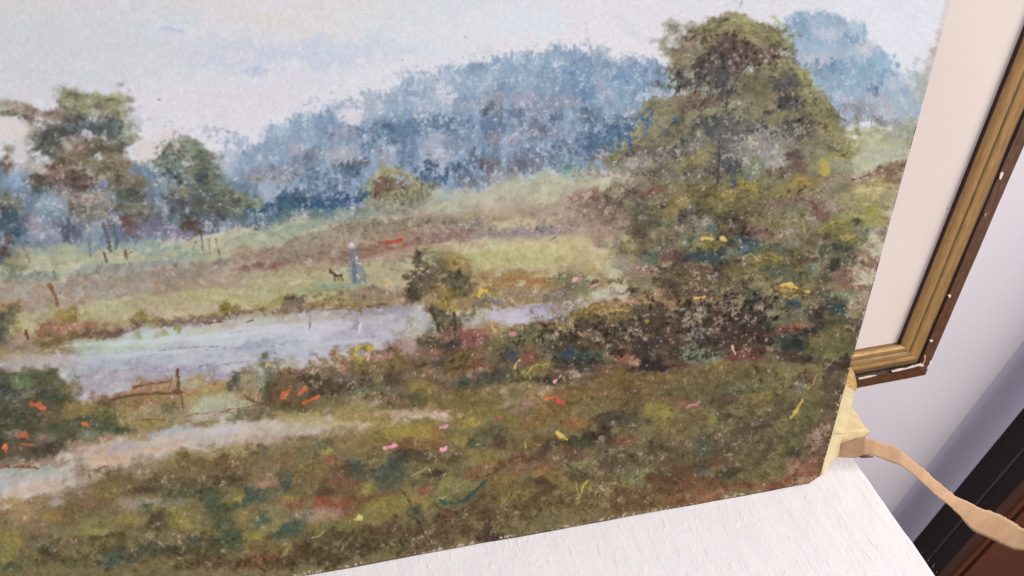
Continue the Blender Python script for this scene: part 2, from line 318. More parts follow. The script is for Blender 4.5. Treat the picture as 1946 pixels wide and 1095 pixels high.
PAINT = '''
T 0 0 1
p d9d7dd 1 0 2 -300 -300 2000 -300 2000 1300 -300 1300
e 0 60 200 260 0 cbc8c8 .8 0
e 150 90 330 90 0 cccfd4 .8 0
e 250 -60 400 90 0 d2cfce .7 0
e 640 20 220 40 0 d9d3d0 .8 0
e 600 100 160 26 -5 c2c8d8 .75 .2
e 700 92 190 22 -3 c8cedb .6 .2
e 520 165 150 40 -5 cfd2dc .6 0
e 860 40 170 60 0 d0d7de .7 0
e 1100 60 250 60 0 dedade .8 0
e 1020 40 60 30 0 d3dce4 .7 0
e 1195 45 30 12 30 cfd0d8 .6 0
e 1680 60 120 90 0 dcdde6 .9 0
e 420 200 200 50 -5 d9d3da .8 0
e 330 60 60 30 0 cbd0da .6 .2
e 322 54 24 5 12 b2bcd0 .7 .3
e 480 133 25 10 -5 b6bfd2 .6 .5
p 9fb0c2 .55 .8 40 430 280 500 240 560 222 605 212 640 205 680 180 740 152 800 146 860 138 900 105 1000 90 1060 86 1140 82 1215 98 1262 118 1300 140 1300 330 700 395 480 425
p 8296ae .8 .75 26 400 300 450 275 500 258 560 232 605 225 640 222 680 195 690 178 740 165 800 158 860 150 900 118 930 105 1000 102 1060 100 1140 92 1155 110 1215 108 1262 128 1300 150 1300 330 1130 330 950 345 700 395 480 425 380 430
p 94a8bc .85 .7 14 1475 45 1500 30 1560 22 1590 30 1640 55 1680 95 1712 130 1735 170 1745 230 1600 245 1500 140
p 6f8196 .9 .5 12 -300 300 0 300 60 310 240 300 480 330 500 425 250 470 0 490 -300 520
p 8a8268 1 0 3 -300 520 480 450 960 370 1700 300 1760 250 1700 1300 -300 1300
p b3b294 1 .1 10 -300 520 0 480 300 462 480 430 700 392 960 348 1130 328 1250 330 1700 255 1760 250 1700 640 900 600 -300 660
p 9c8975 .8 .4 16 -300 580 0 535 200 520 400 485 560 455 700 425 850 405 1000 385 1200 385 1180 440 900 455 740 495 520 520 300 560 0 590 -300 620
p b1a981 .9 .2 10 -300 640 0 600 300 562 500 535 700 505 900 480 1160 460 1200 500 900 550 600 585 400 605 100 645 -300 690
p 8a7a5a .8 .4 8 -300 660 0 640 100 622 200 610 350 598 560 580 700 560 900 548 1100 530 1180 540 1060 575 940 585 790 580 600 598 400 615 250 635 120 660 -300 700
p 8f8066 1 0 6 150 760 480 690 900 600 1200 580 1640 600 1640 720 1100 740 900 780 700 830 400 830 150 830
p b5b2b7 1 .1 6 -300 720 0 690 130 662 180 645 250 628 350 615 560 594 790 582 815 600 800 625 780 645 720 680 600 700 490 710 330 738 190 752 160 775 60 730 -300 745
p aaa2ae 1 .2 5 925 590 1000 580 1060 578 1140 566 1150 572 1085 600 1000 614 925 618
p 5f5648 1 .3 12 440 720 600 690 700 672 830 640 1000 612 1180 580 1300 585 1660 540 1650 690 1400 700 1100 728 900 740 700 785 520 800
p 8f8066 .9 .2 10 160 765 330 735 480 700 520 790 480 800 340 800 200 830 130 800
p 6c6448 1 .2 10 -300 1010 0 965 120 930 300 885 480 848 700 815 900 788 1100 730 1400 695 1660 680 1640 1300 -300 1300
p bcaea0 1 .1 8 -300 960 0 905 120 850 200 835 300 820 400 798 500 790 700 790 870 780 872 792 700 810 480 838 300 872 160 900 100 935 0 965 -300 1010
p 4f4e40 1 .3 12 -300 690 0 700 70 700 120 720 145 760 220 790 220 820 130 835 100 865 0 890 -300 930
p 7c755c .95 .5 10 1140 300 1180 250 1250 205 1290 170 1270 110 1300 70 1350 40 1410 25 1460 45 1500 90 1500 125 1540 150 1590 210 1610 270 1620 320 1650 400 1640 470 1600 560 1640 600 1400 620 1200 600 1190 520 1160 470 1090 440 1080 400 1160 350
T 0 0 1.0001
e 150 265 100 60 0 807a68 .9 .6
e 130 330 110 60 0 8a7c6c .9 .6
e 200 390 150 60 0 727a80 .9 .6
e 360 350 80 70 0 6f7a70 .9 .6
T 0 0 4.054
e 640 790 230 100 8 8d8b6c 1 .4
e 850 785 95 60 30 a3a376 1 .4
e 590 730 110 45 0 86846a .9 .3
e 780 810 110 55 35 7d765d .9 .3
e 60 800 140 45 3 a8a18e .9 .5
e 70 872 150 22 0 89826a .9 .6
e 250 840 160 55 8 8c7663 .9 .5
e 430 870 160 50 14 79604f .9 .4
e 520 800 80 26 0 7c8c7c .9 .5
e 610 950 320 75 4 545f60 1 .5
e 820 920 90 55 0 58696e .9 .6
e 400 1010 180 70 0 545650 1 .5
e 225 960 60 48 30 96907a .9 .6
e 950 990 60 120 0 84907f .9 .6
e 905 865 40 55 0 aa967e .9 .5
e 700 870 70 35 10 7f8a70 .9 .6
e 560 960 90 32 10 74828a .8 .8
e 660 1035 60 26 0 bcbdc6 .8 .7
e 1020 1060 60 40 30 9b9a7e .9 .6
e 60 1000 150 80 0 d8ceca 1 .2
e 1200 940 220 50 5 c6c2c6 .45 .9
e 1600 985 120 30 0 aab4c2 .4 .9
e 1860 1060 180 60 0 97a9bf .6 1
e 1420 1080 75 26 0 7f806a 1 .5
e 1250 1050 110 40 0 dacdca .9 .2
l 555555 3 .9 0 1218 772 1228 778
l 606068 3 .8 0 1745 830 1752 834
l 606068 2 .8 0 1268 908 1272 914
l 8a90a0 3 .5 0 1035 885 1043 890
T 480 0 4.054
e 1000 700 180 40 -10 a8b6c4 .6 .9
e 1250 680 250 60 -5 a9b5c6 .5 .9
e 1500 650 250 60 0 b5becc .4 .9
e 950 780 250 60 -10 a5b0c0 .7 .9
e 870 840 100 90 0 b6aeb4 .5 .9
e 200 1000 120 60 -10 9fb2c2 .9 .5
e 410 960 90 70 0 8fa5b9 .8 .7
e 460 1050 150 60 0 8a9fb4 .8 .6
e 790 1020 150 70 0 9c98a2 .7 .7
e 1050 930 180 60 0 7c90aa .8 .7
e 1150 1020 170 75 0 5f7898 .9 .6
e 1050 800 100 50 0 8399af .7 .8
e 1200 740 90 50 0 7f96b2 .7 .8
e 1350 800 180 80 0 c2c2ca .6 .9
e 1500 700 80 60 0 d3d0d8 .7 .6
e 1550 930 180 50 -5 6f86a4 .8 .8
e 1620 1010 160 70 0 6f89a4 .8 .7
e 1400 1050 90 50 0 aeb4bc .6 .9
e 1850 740 100 80 0 8d8f9c .7 .8
e 1780 640 90 90 0 9aabb9 .7 .8
e 1880 530 80 90 0 8ca6ba .8 .8
e 1700 820 120 60 0 a9a4ac .6 .9
e 1880 870 80 60 0 70727f .7 .9
e 1850 960 120 60 0 66799a .8 .8
e 1900 1050 80 50 0 7a747e .7 .9
e 960 830 40 50 0 d0c9ce .8 .5
e 760 870 90 60 -20 d6d1d8 .9 .4
e 1290 890 50 40 0 cfcad0 .7 .7
l 606878 3 .7 0 605 718 615 724
l 606878 3 .7 0 1150 465 1158 470
l 606878 3 .7 0 475 416 482 420
l 606878 3 .7 0 1640 286 1648 290
l e4dfe4 8 .7 .3 620 130 760 105 950 95 1030 75 1085 30
T 960 0 4.054
e 200 480 260 90 0 97adbf .8 .7
e 700 430 110 60 -10 93a9bb .8 .6
e 740 370 60 40 0 a9b6c2 .7 .7
e 620 560 90 120 0 7b95b0 .9 .5
e 400 540 120 70 0 a5b2c0 .6 .9
e 380 500 60 30 0 d0d2d8 .7 .8
e 150 640 160 100 0 9aa6b6 .8 .7
e 330 640 120 80 0 7f98b0 .8 .7
e 600 680 110 60 0 6484a4 .8 .7
e 760 620 80 100 0 b3b2bf .7 .7
e 780 730 90 50 0 9fa4b6 .7 .8
e 960 470 130 50 0 abb4c4 .7 .8
e 1050 560 150 60 0 7892b4 .8 .6
e 930 640 170 60 0 86a0b8 .8 .7
e 1130 660 80 60 0 6a83a0 .8 .7
e 1080 740 110 35 -15 c4c8d4 .7 .9
e 880 780 120 60 0 8ba0b2 .8 .6
e 300 780 220 70 0 8c91a4 .8 .7
e 500 760 90 50 0 a49da8 .6 .9
e 100 760 120 60 0 a5a1b0 .6 .9
e 50 890 90 50 0 5f7598 .8 .8
e 230 880 170 60 0 808698 .7 .8
e 400 900 120 40 -20 5d6f8c .8 .7
e 620 890 180 60 0 667a92 .9 .6
e 850 900 160 50 0 71859f .8 .7
e 960 880 70 40 -30 b9bdc8 .6 .9
e 750 990 160 60 -10 5b7394 .9 .7
e 900 970 90 40 0 4d6f88 .9 .6
e 400 1010 150 70 0 8391a6 .8 .6
e 150 1010 180 70 0 74778a .7 .8
e 60 1050 120 50 0 a09cab .6 .9
e 580 1050 120 50 0 5c7090 .8 .7
e 720 1060 100 35 0 a8b2c0 .6 .9
e 1650 330 330 200 0 7d775c 1 .35
e 1830 140 100 34 5 a9a56c 1 .3
e 1720 180 120 50 -20 918d68 1 .4
e 1560 240 90 50 -30 8a8a70 1 .5
e 1420 320 80 55 -40 90796b 1 .6
e 1400 420 120 60 -20 8a8062 1 .5
e 1750 250 150 60 0 837b5a .9 .3
e 1650 320 100 70 0 6b6050 .8 .4
e 1560 400 120 60 0 7b7156 .9 .4
e 1740 400 80 90 0 5f4e48 .9 .6
e 1870 300 80 60 0 7f7858 .9 .3
e 1500 470 130 50 0 6d6452 .9 .6
e 1780 500 120 90 0 6c5f5a .9 .8
e 1330 560 130 60 0 7b8076 .9 .8
e 1420 620 160 60 0 615e58 .9 .8
e 1290 640 90 50 0 8b9a8e .8 .8
e 1560 600 120 60 0 6a5f5a .8 .8
e 1680 650 70 80 0 5c5a5e .9 .5
e 1450 720 60 60 0 7c5c48 1 .4
e 1560 700 70 45 0 6e8a80 1 .4
e 1340 720 80 30 0 b4b6c2 .9 .6
e 1210 760 50 30 0 c0c0c8 .8 .7
e 1300 790 120 40 -15 7a6552 1 .5
e 1120 820 80 40 -30 7b8060 1 .4
e 1230 860 110 40 -10 6a5650 1 .4
e 1600 780 130 40 -10 938f70 1 .3
e 1450 850 200 45 -15 8a8262 1 .3
e 1060 930 120 60 -35 838258 1 .3
e 1330 930 200 60 -20 857a5c 1 .3
e 1000 1030 140 60 -25 8f8a5e 1 .3
e 1300 1010 200 50 -15 7d7254 1 .4
e 1870 720 120 80 0 7c6f54 1 .4
e 1900 660 60 40 20 5d4c44 1 .4
e 1820 790 50 40 0 a09890 .8 .8
e 1600 940 55 50 30 47605e .9 .4
e 1870 935 30 35 30 48605e .9 .4
e 1500 920 100 60 0 7b745a .9 .3
e 1750 880 150 50 0 7d7a60 .9 .3
e 1700 1000 180 80 0 5f5a56 .9 .6
e 1850 1030 100 60 0 9a9088 .9 .8
e 1480 1050 120 50 0 6e675a .9 .7
l 4d4a44 14 .9 .3 1700 860 1708 760 1730 700 1790 610 1860 520 1900 460
l 57504a 12 .8 .3 1705 740 1700 640 1690 540
l 5c524a 8 .7 .3 1800 600 1830 480 1850 330
l 405858 6 .9 0 1757 830 1757 890
l 405858 8 .9 .2 1598 970 1598 1080
l 8a7068 3 .5 .3 620 170 628 215 640 270 652 330
T 1320 0 4.054
e 650 180 60 40 0 b0b8a4 .9 .5
e 780 150 100 60 0 9fb2c6 .8 .6
e 820 230 150 70 0 839cb6 .9 .5
e 980 170 110 50 0 a2b2c2 .7 .8
e 1010 260 110 60 0 bcc2ce .7 .8
e 900 330 130 70 0 97aec4 .8 .6
e 1180 290 80 40 25 6d8db0 .8 .6
e 1200 220 80 60 0 b4c6d2 .6 .6
e 850 400 150 60 0 a2b2c2 .8 .6
e 1150 400 250 70 0 a7b7c6 .7 .6
e 1330 370 100 60 0 c9c6ce .7 .8
e 950 470 180 40 0 bebcc4 .7 .9
e 1080 540 200 60 -5 7590b0 .9 .5
e 870 550 70 40 0 6f8ca6 .8 .7
e 1300 520 160 60 0 8ba6ba .9 .5
e 1480 460 100 70 20 94b0c4 .8 .7
e 1490 560 60 70 35 7e9cb4 .8 .7
e 1000 640 180 60 0 93a8ba .8 .6
e 1230 630 160 60 0 8ca2b6 .8 .6
e 1390 680 50 70 25 6885a8 .9 .6
e 1430 620 50 30 0 5f80a4 .8 .6
e 1520 610 70 60 0 bcc0cc .7 .8
e 1640 580 90 70 0 b3bfcc .7 .6
e 1150 730 140 50 0 adb0bc .7 .9
e 1250 820 170 70 0 908f9c .9 .5
e 1420 760 120 60 0 a8acba .8 .7
e 1500 850 120 50 0 bcb6bc .7 .8
e 1600 740 100 80 0 b2bac6 .8 .6
e 1640 850 80 60 0 a2aeb8 .7 .8
e 1300 930 220 40 0 8e8c92 .8 .6
e 1580 950 120 40 0 9d9c98 .8 .6
e 1650 960 60 60 0 a5a894 .7 .7
e 1700 640 60 200 15 a8b2b6 .8 .3
e 1770 640 50 200 15 a6aaa4 .9 .3
e 1830 420 40 130 15 b5b3ae .9 .3
e 1880 300 40 90 15 c4b8b0 .9 .3
e 1930 110 30 150 12 cfc4c2 .8 .2
e 1380 1030 200 40 0 a9aa8e .9 .3
e 1250 1000 60 30 0 bfc2c0 .7 .7
e 1650 1050 140 60 0 9aa08a .9 .3
e 370 140 110 34 10 a39c62 1 .3
e 250 180 110 50 -20 8e8a66 1 .4
e 520 210 100 55 30 847a54 1 .3
e 620 250 80 50 40 7b7458 1 .4
e 700 340 50 120 -10 95a07e .9 .4
e 470 290 200 90 0 7e7452 1 .3
e 250 280 150 80 0 7a6f54 1 .3
e 560 350 110 60 0 71684e .9 .3
e 220 400 120 90 0 5f4f46 .9 .5
e 400 420 150 80 0 645348 .9 .8
e 540 440 130 60 0 67544a .9 .7
e 640 450 60 60 0 a5aaa4 .8 .8
e 700 480 60 40 20 7f6a60 .9 .7
e 740 520 60 50 40 6c5044 1 .4
e 440 530 50 50 20 b4bcc4 .9 .5
e 630 560 180 60 10 85805a 1 .3
e 780 610 120 60 20 858054 1 .3
e 860 610 50 60 10 98985f 1 .3
e 900 700 50 50 0 97a285 1 .4
e 640 650 110 50 0 67625a 1 .3
e 520 680 150 80 30 74694c 1 .3
e 730 710 80 60 0 70665a .9 .8
e 680 800 120 50 0 534c4c 1 .4
e 800 790 60 26 -25 4e5262 .9 .4
e 600 740 100 40 0 7c7050 1 .3
e 940 850 140 80 20 7c7450 1 .3
e 840 850 60 50 0 6d6648 1 .3
e 1050 920 70 80 40 77704e 1 .3
e 400 800 160 60 0 857d60 1 .3
e 330 800 50 40 0 aaa49c .8 .8
e 620 900 180 60 -20 7f7856 1 .3
e 850 940 120 40 -10 7a6f4c 1 .3
e 800 1020 180 60 0 5d554a .9 .7
e 1000 1000 50 80 -10 9a8c52 1 .3
e 1140 1030 80 60 20 8f8c5c 1 .4
e 450 1030 160 60 0 8d8882 .8 .9
e 200 1020 180 60 0 4f4c4a .9 .5
e 150 960 60 50 20 3f5656 .9 .4
e 405 930 35 45 -30 465c58 .9 .4
l 5c544a 16 .9 .3 245 860 250 740 280 690 330 610 390 520 440 450
l 5a4e44 10 .8 .3 385 500 395 400 400 320
l 6b5040 9 .8 .3 400 560 470 450
l 70809a 3 .6 .3 240 80 255 45
l 4e4a46 10 .8 .4 1060 860 1100 900 1170 930
l b6ac68 5 .7 .3 200 200 300 160 420 160 520 210
T 0 270 4.054
e 50 50 60 40 0 8f8c74 .9 .5
e 50 160 60 90 0 7c5d4b 1 .5
e 100 240 60 60 0 b4bcc6 .8 .4
e 130 100 60 120 0 cdc8ca .9 .4
e 150 300 150 80 0 86a0ba .9 .4
e 190 330 60 50 30 5f86ac .9 .4
e 200 420 120 60 0 6f88a4 .9 .5
e 90 430 130 60 0 7b8288 .9 .5
e 60 480 100 60 0 777a64 .9 .5
e 40 560 60 80 10 475053 1 .4
e 100 640 120 110 0 46596a .9 .6
e 350 50 110 70 0 5c6258 1 .6
e 500 30 100 60 0 a29a94 .7 .8
e 760 60 260 60 0 5e5544 1 .5
e 600 30 90 50 0 7b5e50 .9 .5
e 290 190 140 60 0 a8a39a .8 .8
e 330 130 90 40 0 b9b9b8 .7 .8
e 450 180 120 50 10 7a5a48 1 .5
e 700 150 240 50 3 7d7458 1 .4
e 950 170 90 80 10 8b7a5a 1 .4
e 820 190 100 40 0 6f644c .9 .4
e 640 230 170 50 0 ab9e92 .7 .9
e 960 270 170 70 0 7e7458 1 .4
e 300 310 130 60 0 6a5e58 .9 .6
e 620 310 180 70 5 664a3c 1 .5
e 480 280 80 50 0 7a6558 .9 .6
e 780 280 110 50 -10 9d9086 .8 .9
e 950 360 160 60 0 706a56 1 .5
e 350 400 180 60 0 4f5d5c .9 .6
e 450 380 110 40 0 a09c96 .6 .9
e 600 440 230 50 0 967f72 .8 .8
e 780 400 130 40 0 a39688 .6 .9
e 400 490 160 60 0 8ba3b6 .8 .7
e 880 440 100 50 0 8b9ca2 .7 .8
e 960 410 90 45 0 465750 .9 .5
e 1080 420 110 40 0 55534a .9 .5
e 640 530 160 70 0 7a7264 .8 .7
e 800 520 110 60 0 8a8472 .8 .7
e 1040 510 150 50 10 74755e 1 .4
e 470 590 130 60 0 8ea2b4 .7 .8
e 350 570 100 50 0 7290aa .8 .7
e 270 620 100 50 0 a093a0 .7 .8
e 430 710 150 60 0 8d92a8 .8 .7
e 330 690 100 60 0 9a9cae .7 .8
e 580 660 120 70 0 5c5c72 .8 .7
e 760 640 130 80 0 8e9fb2 .7 .8
e 870 590 80 40 0 7487a0 .9 .6
e 900 640 70 50 0 aab4c4 .8 .6
e 1020 600 110 60 0 735e54 1 .5
e 1050 670 150 60 0 6f4f44 1 .5
e 1150 590 120 50 0 776b5c .9 .6
e 1240 450 120 60 10 6e819c .9 .5
e 1300 500 60 60 0 a6a2b0 .7 .8
e 1250 640 160 60 0 6f6c86 .9 .5
e 1200 700 200 40 0 7a7692 .9 .5
e 1330 730 120 50 0 8d82a0 .8 .8
e 540 740 70 40 0 56566e .9 .6
e 1480 80 140 70 10 6e7560 1 .4
e 1370 30 70 30 0 957c6c .9 .5
e 1590 90 70 60 40 727860 1 .4
e 1250 120 120 60 -20 76836e 1 .6
e 1500 130 130 50 0 5d6452 1 .5
e 1200 190 110 50 0 8fa2a0 .8 .8
e 1280 250 130 60 0 61798a .9 .7
e 1260 330 110 50 0 8b9ba0 .7 .8
e 1500 210 120 40 0 716054 .9 .6
e 1560 240 150 50 15 6f705c 1 .4
e 1400 380 90 40 10 8b8c64 .9 .6
e 1640 320 180 70 25 5f665a 1 .4
e 1480 300 120 60 0 566666 .9 .6
e 1760 380 160 70 30 696e5c 1 .4
e 1500 440 200 60 0 5c5e66 .9 .6
e 1330 420 90 50 0 5c5860 .9 .5
e 1850 450 110 70 30 7a8068 1 .5
e 1400 560 150 60 0 5f7474 .9 .6
e 1660 500 190 70 10 56564e 1 .5
e 1850 560 100 50 20 5e6c62 1 .5
e 1500 650 120 50 0 684e44 1 .5
e 1640 640 110 60 0 4c5250 1 .6
e 1580 640 60 50 0 8d9aa6 .7 .8
e 1750 650 90 50 0 8795a4 .7 .8
e 1850 660 100 40 -10 6f6f88 .8 .7
e 1300 40 100 60 -20 d8cdcd 1 .2
e 1150 60 100 60 -20 d8cecd 1 .2
e 1750 100 120 110 0 b2bac8 .7 .9
e 1880 220 110 70 0 8b99ac .8 .9
e 1800 250 110 50 20 99a4b2 .6 .9
e 400 830 350 60 0 98a594 1 .3
e 300 900 300 60 0 a7ad90 1 .3
e 600 870 200 80 0 a4ab8c .9 .3
e 1000 800 200 40 0 8ea598 1 .3
e 1300 860 350 40 -4 a2a988 1 .3
e 1200 820 200 40 -4 8aa497 .9 .4
e 700 760 110 60 0 83a0a0 .7 .6
e 50 860 90 70 0 4c5a70 .9 .6
e 80 950 70 60 0 76866c .9 .5
e 140 880 60 70 0 a09a70 .7 .4
e 20 780 60 60 0 6a5a58 .9 .6
e 300 1040 180 40 -5 73918a .9 .6
e 600 1000 250 40 -3 93a69a .8 .5
e 900 970 300 45 -4 8a9e98 .9 .4
e 1200 940 300 50 -5 8c9690 .9 .4
e 1500 890 150 40 -5 7f9c94 .8 .5
e 1700 880 250 40 -8 a8a98a .9 .3
e 1850 770 160 40 -12 9fa68e .9 .4
e 1400 1010 400 50 -6 8c8278 .9 .4
e 1650 950 200 50 -8 97877a .9 .5
e 1880 880 100 50 0 a08272 .8 .6
e 1850 1000 200 60 -8 b09a80 .9 .4
e 900 1050 400 40 -3 95907e .9 .4
e 1500 1075 300 30 -3 a18a76 .9 .4
e 150 1080 250 25 0 a29f88 .9 .3
l 6a6058 26 .8 .7 800 640 830 730 850 840
l 546472 24 .8 .5 880 650 900 760 880 830
l 5d6a6c 14 .7 .5 690 740 700 880
l 74503c 20 .8 .6 800 850 825 920
l 74583f 20 .8 .6 955 830 975 900
l 74583f 9 .7 .6 980 870 1020 850
l 4e5a58 6 .9 0 995 925 1020 975 1022 1005
l 7a5e4a 12 .7 .4 165 770 200 850 230 930
l 6a6256 14 .7 .4 750 920 770 1000
l 55606a 14 .7 .6 1665 750 1690 870
l 6a645c 12 .6 .6 1610 740 1620 860
l 5c5852 14 .7 .6 1545 700 1560 830
l 706c58 12 .6 .6 1480 830 1500 770
l b8b684 8 .7 .4 1690 480 1780 510 1860 550
l 5e6e58 16 .7 .4 405 990 420 1060
l 8e9a8c 10 .8 .3 85 640 100 690
e 850 650 30 40 0 6c4b3c 1 .4
T 480 270 4.054
e 100 60 160 90 0 9aa9b8 .7 .9
e 120 100 120 90 0 8fa2b4 .8 .6
e 250 230 250 70 0 7d8090 .7 .8
e 420 120 80 80 0 7c7f8e .8 .7
e 350 50 80 60 0 b0aab4 .7 .8
e 450 60 80 80 0 6b84a2 .8 .7
e 560 130 90 60 0 8593a6 .8 .7
e 680 100 170 60 -5 adabb6 .7 .8
e 800 150 110 50 -5 6b6a7a .7 .8
e 900 50 80 40 -20 5c7c96 .8 .7
e 1100 60 150 60 0 96a0b2 .7 .9
e 1200 90 100 70 0 5f7a9c .8 .7
e 1000 120 90 50 0 9c9aa8 .6 .9
e 1400 70 140 120 0 a9abba .7 .8
e 1350 170 130 60 0 a5a5b0 .7 .8
e 1600 40 110 60 0 8494aa .8 .7
e 1750 100 120 80 0 5f6d86 .8 .7
e 1850 160 110 60 0 6a6068 .7 .8
e 1880 40 80 50 0 6f88a2 .8 .6
e 140 280 180 60 0 a39ca2 .6 .8
e 430 230 40 60 0 4e5a80 .7 .6
e 520 250 130 60 0 7d94ae .8 .7
e 700 210 120 50 0 566a80 .7 .7
e 720 290 110 60 0 64799a .8 .6
e 600 330 130 50 0 6f87a2 .8 .7
e 1400 270 150 70 0 4b6484 .9 .6
e 1350 350 90 50 0 8b98a8 .7 .8
e 1550 230 130 50 0 60708a .8 .7
e 1700 270 160 50 -5 76808e .8 .8
e 1880 240 100 50 0 8c8890 .7 .8
e 330 380 90 60 0 6a7288 .8 .7
e 200 400 60 60 0 9dadc0 .9 .5
e 100 390 60 50 0 a9b2c2 .8 .6
e 290 430 80 60 0 33547c .9 .5
e 240 500 180 60 -5 34506e .9 .5
e 700 430 140 55 -5 32557e 1 .5
e 450 450 150 50 -5 5f7892 .9 .7
e 520 480 200 40 -8 45647c .9 .6
e 120 570 180 50 -8 43606e .9 .7
e 30 470 50 60 0 8b9a7e .9 .4
e 40 560 60 40 0 7f98a8 .8 .7
e 50 640 130 40 -8 4d6880 .8 .6
e 400 560 250 50 -8 5f7f80 .9 .6
e 750 520 200 40 -6 587888 .9 .5
e 600 600 250 40 -8 8c9c88 .9 .4
e 250 680 300 45 -10 93a68e 1 .3
e 150 750 250 40 -10 a4ac92 1 .3
e 700 570 150 35 -5 7c958c .9 .4
e 900 560 250 50 -3 6f8a82 .9 .5
e 1060 270 190 90 0 93906e 1 .4
e 1070 380 240 110 0 7f8470 1 .4
e 900 400 70 110 0 7c8c78 1 .5
e 1230 330 80 90 20 989468 1 .4
e 1040 330 80 60 -20 735e4a 1 .4
e 1140 320 50 50 20 705c48 1 .4
e 1000 390 70 40 0 735a4a .9 .5
e 1160 390 70 40 0 99957c 1 .4
e 1250 420 60 60 0 6d7156 1 .5
e 950 250 40 50 0 a5a894 .9 .5
e 1050 200 90 25 10 a9a070 .9 .3
l c9ba72 12 .9 .2 1190 240 1240 290 1285 330
l 3f5670 10 .8 .2 1295 310 1300 370
e 1050 460 160 40 0 9b988a .7 .7
e 1000 520 150 60 0 849a94 .9 .4
e 1150 520 110 50 0 8e9880 .9 .5
e 1060 540 30 80 0 757866 .8 .4
e 1200 500 30 60 0 b5bfae .8 .5
e 1450 430 250 50 -5 96a69a .9 .4
e 1700 400 250 60 -5 b0ae9e .9 .4
e 1500 510 350 50 -5 a5a894 .9 .3
e 1850 370 150 60 0 b4afa0 .9 .4
e 1300 570 300 40 0 907c60 .9 .5
e 1750 590 250 50 -5 9c8c66 .9 .4
e 1150 620 250 50 0 86795c .9 .6
e 1870 520 120 50 0 b59f88 .9 .4
e 1650 640 160 50 -10 8c807c .8 .5
e 850 650 150 50 -5 7d8676 .9 .5
e 800 700 160 50 -5 8f8270 .9 .5
e 500 750 250 50 -10 84786c .9 .5
e 300 770 60 30 -20 6a5c58 .8 .5
e 600 700 250 40 -12 9c947a .9 .4
e 790 740 60 26 0 aca076 .9 .4
e 250 820 250 50 -10 8c846e .9 .4
e 100 860 200 50 -5 907a68 .9 .5
e 550 830 150 50 -10 8c7c66 .9 .4
e 350 900 200 50 -5 8a7868 .9 .5
e 600 880 120 40 0 9a7c68 .9 .4
e 100 960 200 40 -5 8c6a62 .9 .5
e 400 980 180 40 -5 a9905e .9 .3
e 200 1050 350 50 -3 aaa474 1 .3
e 900 830 180 60 -5 906a58 .9 .4
e 1100 720 180 30 0 997a5e .9 .4
l b5412c 26 1 .4 1010 785 1080 770 1150 762
l c0603e 12 .8 .4 1060 790 1130 785
e 1200 820 180 40 -8 a87a68 .9 .5
e 1350 760 180 40 -5 957066 .9 .5
e 1550 690 180 50 -8 96786c .9 .5
e 1750 740 150 40 -10 8e8480 .9 .5
e 1050 900 200 40 -8 a98c74 .9 .4
e 950 980 160 60 0 aaa67c 1 .3
e 1100 1000 150 60 0 a8a078 1 .3
e 550 1040 150 40 0 a3a274 1 .3
e 950 1060 200 30 0 a5a070 1 .3
e 1600 800 300 40 -8 bfb08c .9 .4
e 1800 880 160 60 -8 a8b070 1 .3
e 1800 830 200 30 -8 bcb282 .9 .4
e 1750 970 200 40 -8 b3a380 .9 .4
e 1730 1050 180 50 -5 a38c5a .9 .4
e 1020 1075 40 20 0 c8a04c .9 .3
l 4a3c30 20 1 .2 615 1000 650 1025 690 1020
l 4a3c30 10 1 .2 635 1030 640 1065
l 4a3c30 10 1 .2 665 1030 665 1060
l 4a3c30 10 1 .2 685 1020 702 1065
l c8ae5c 14 1 .2 615 965 645 965
l 5a4a38 18 1 .2 605 985 610 1005
e 765 800 30 20 0 b4aaae 1 .3
e 768 790 12 14 0 d8d0d6 1 0
e 760 840 26 34 0 80707a 1 .3
l 8c4050 12 .9 .2 742 850 748 885
e 790 900 30 46 0 77809c 1 .3
l e0dce8 12 1 .2 805 880 808 910
l e0dce8 10 1 .2 800 925 830 935
l 3f5680 12 1 .2 725 915 765 895
e 790 1000 46 95 0 657e94 1 .4
l 506a88 22 .8 .4 785 930 792 1070
l 4f6c98 14 .8 .3 840 980 865 1080
l 4f7090 14 .8 .3 780 1000 790 1085
l c0b858 12 .9 .3 805 1030 820 1050

e 1420 960 220 110 0 655a46 1 .5
e 1300 920 110 60 -20 62594a 1 .6
e 1420 860 90 40 0 7e7850 1 .4
e 1530 870 100 50 20 948450 1 .4
e 1580 920 70 50 30 b2914a .9 .6
e 1600 980 80 50 0 6c6448 1 .5
e 1330 1030 120 60 0 5c5142 1 .5
e 1470 1040 70 40 30 99864c 1 .4
e 1570 1040 80 40 0 55543e 1 .5
e 1350 970 70 40 0 8a7c70 .7 .8
e 1205 990 25 50 0 4f463c .9 .6
e 150 960 30 20 0 9c6058 .8 .5
l cf9c90 8 .9 .3 255 990 270 960
l e0d0a4 5 .8 .2 1590 630 1610 632
T 960 270 4.054
e 150 60 250 80 0 7888a2 .9 .6
e 500 50 130 70 0 7d91aa .9 .5
e 650 40 80 50 -20 46648c .9 .4
e 760 20 60 30 -20 4f7a84 .9 .4
e 830 20 80 30 -20 6d8a66 .9 .4
e 300 130 130 70 0 6d7f98 .8 .6
e 120 180 150 70 0 6b6a78 .9 .8
e 230 190 80 60 0 7a7688 .7 .8
e 450 170 150 60 0 6d8496 .9 .6
e 560 200 120 40 0 6c8a8c .8 .6
e 50 270 100 40 0 8c8c90 .8 .6
e 250 280 250 40 -10 9faaa0 .9 .4
e 550 260 150 50 -10 9db0a0 .9 .4
e 680 250 70 40 0 a6b79a .9 .4
e 380 250 60 20 -10 c4b4a4 .8 .5
e 200 360 300 60 -8 aaac98 .9 .3
e 500 330 200 50 -8 aaac94 .9 .3
e 710 90 40 30 0 b8aaa8 .9 .5
e 850 130 160 60 -10 7c746c 1 .7
e 900 60 150 50 -20 7a7854 1 .4
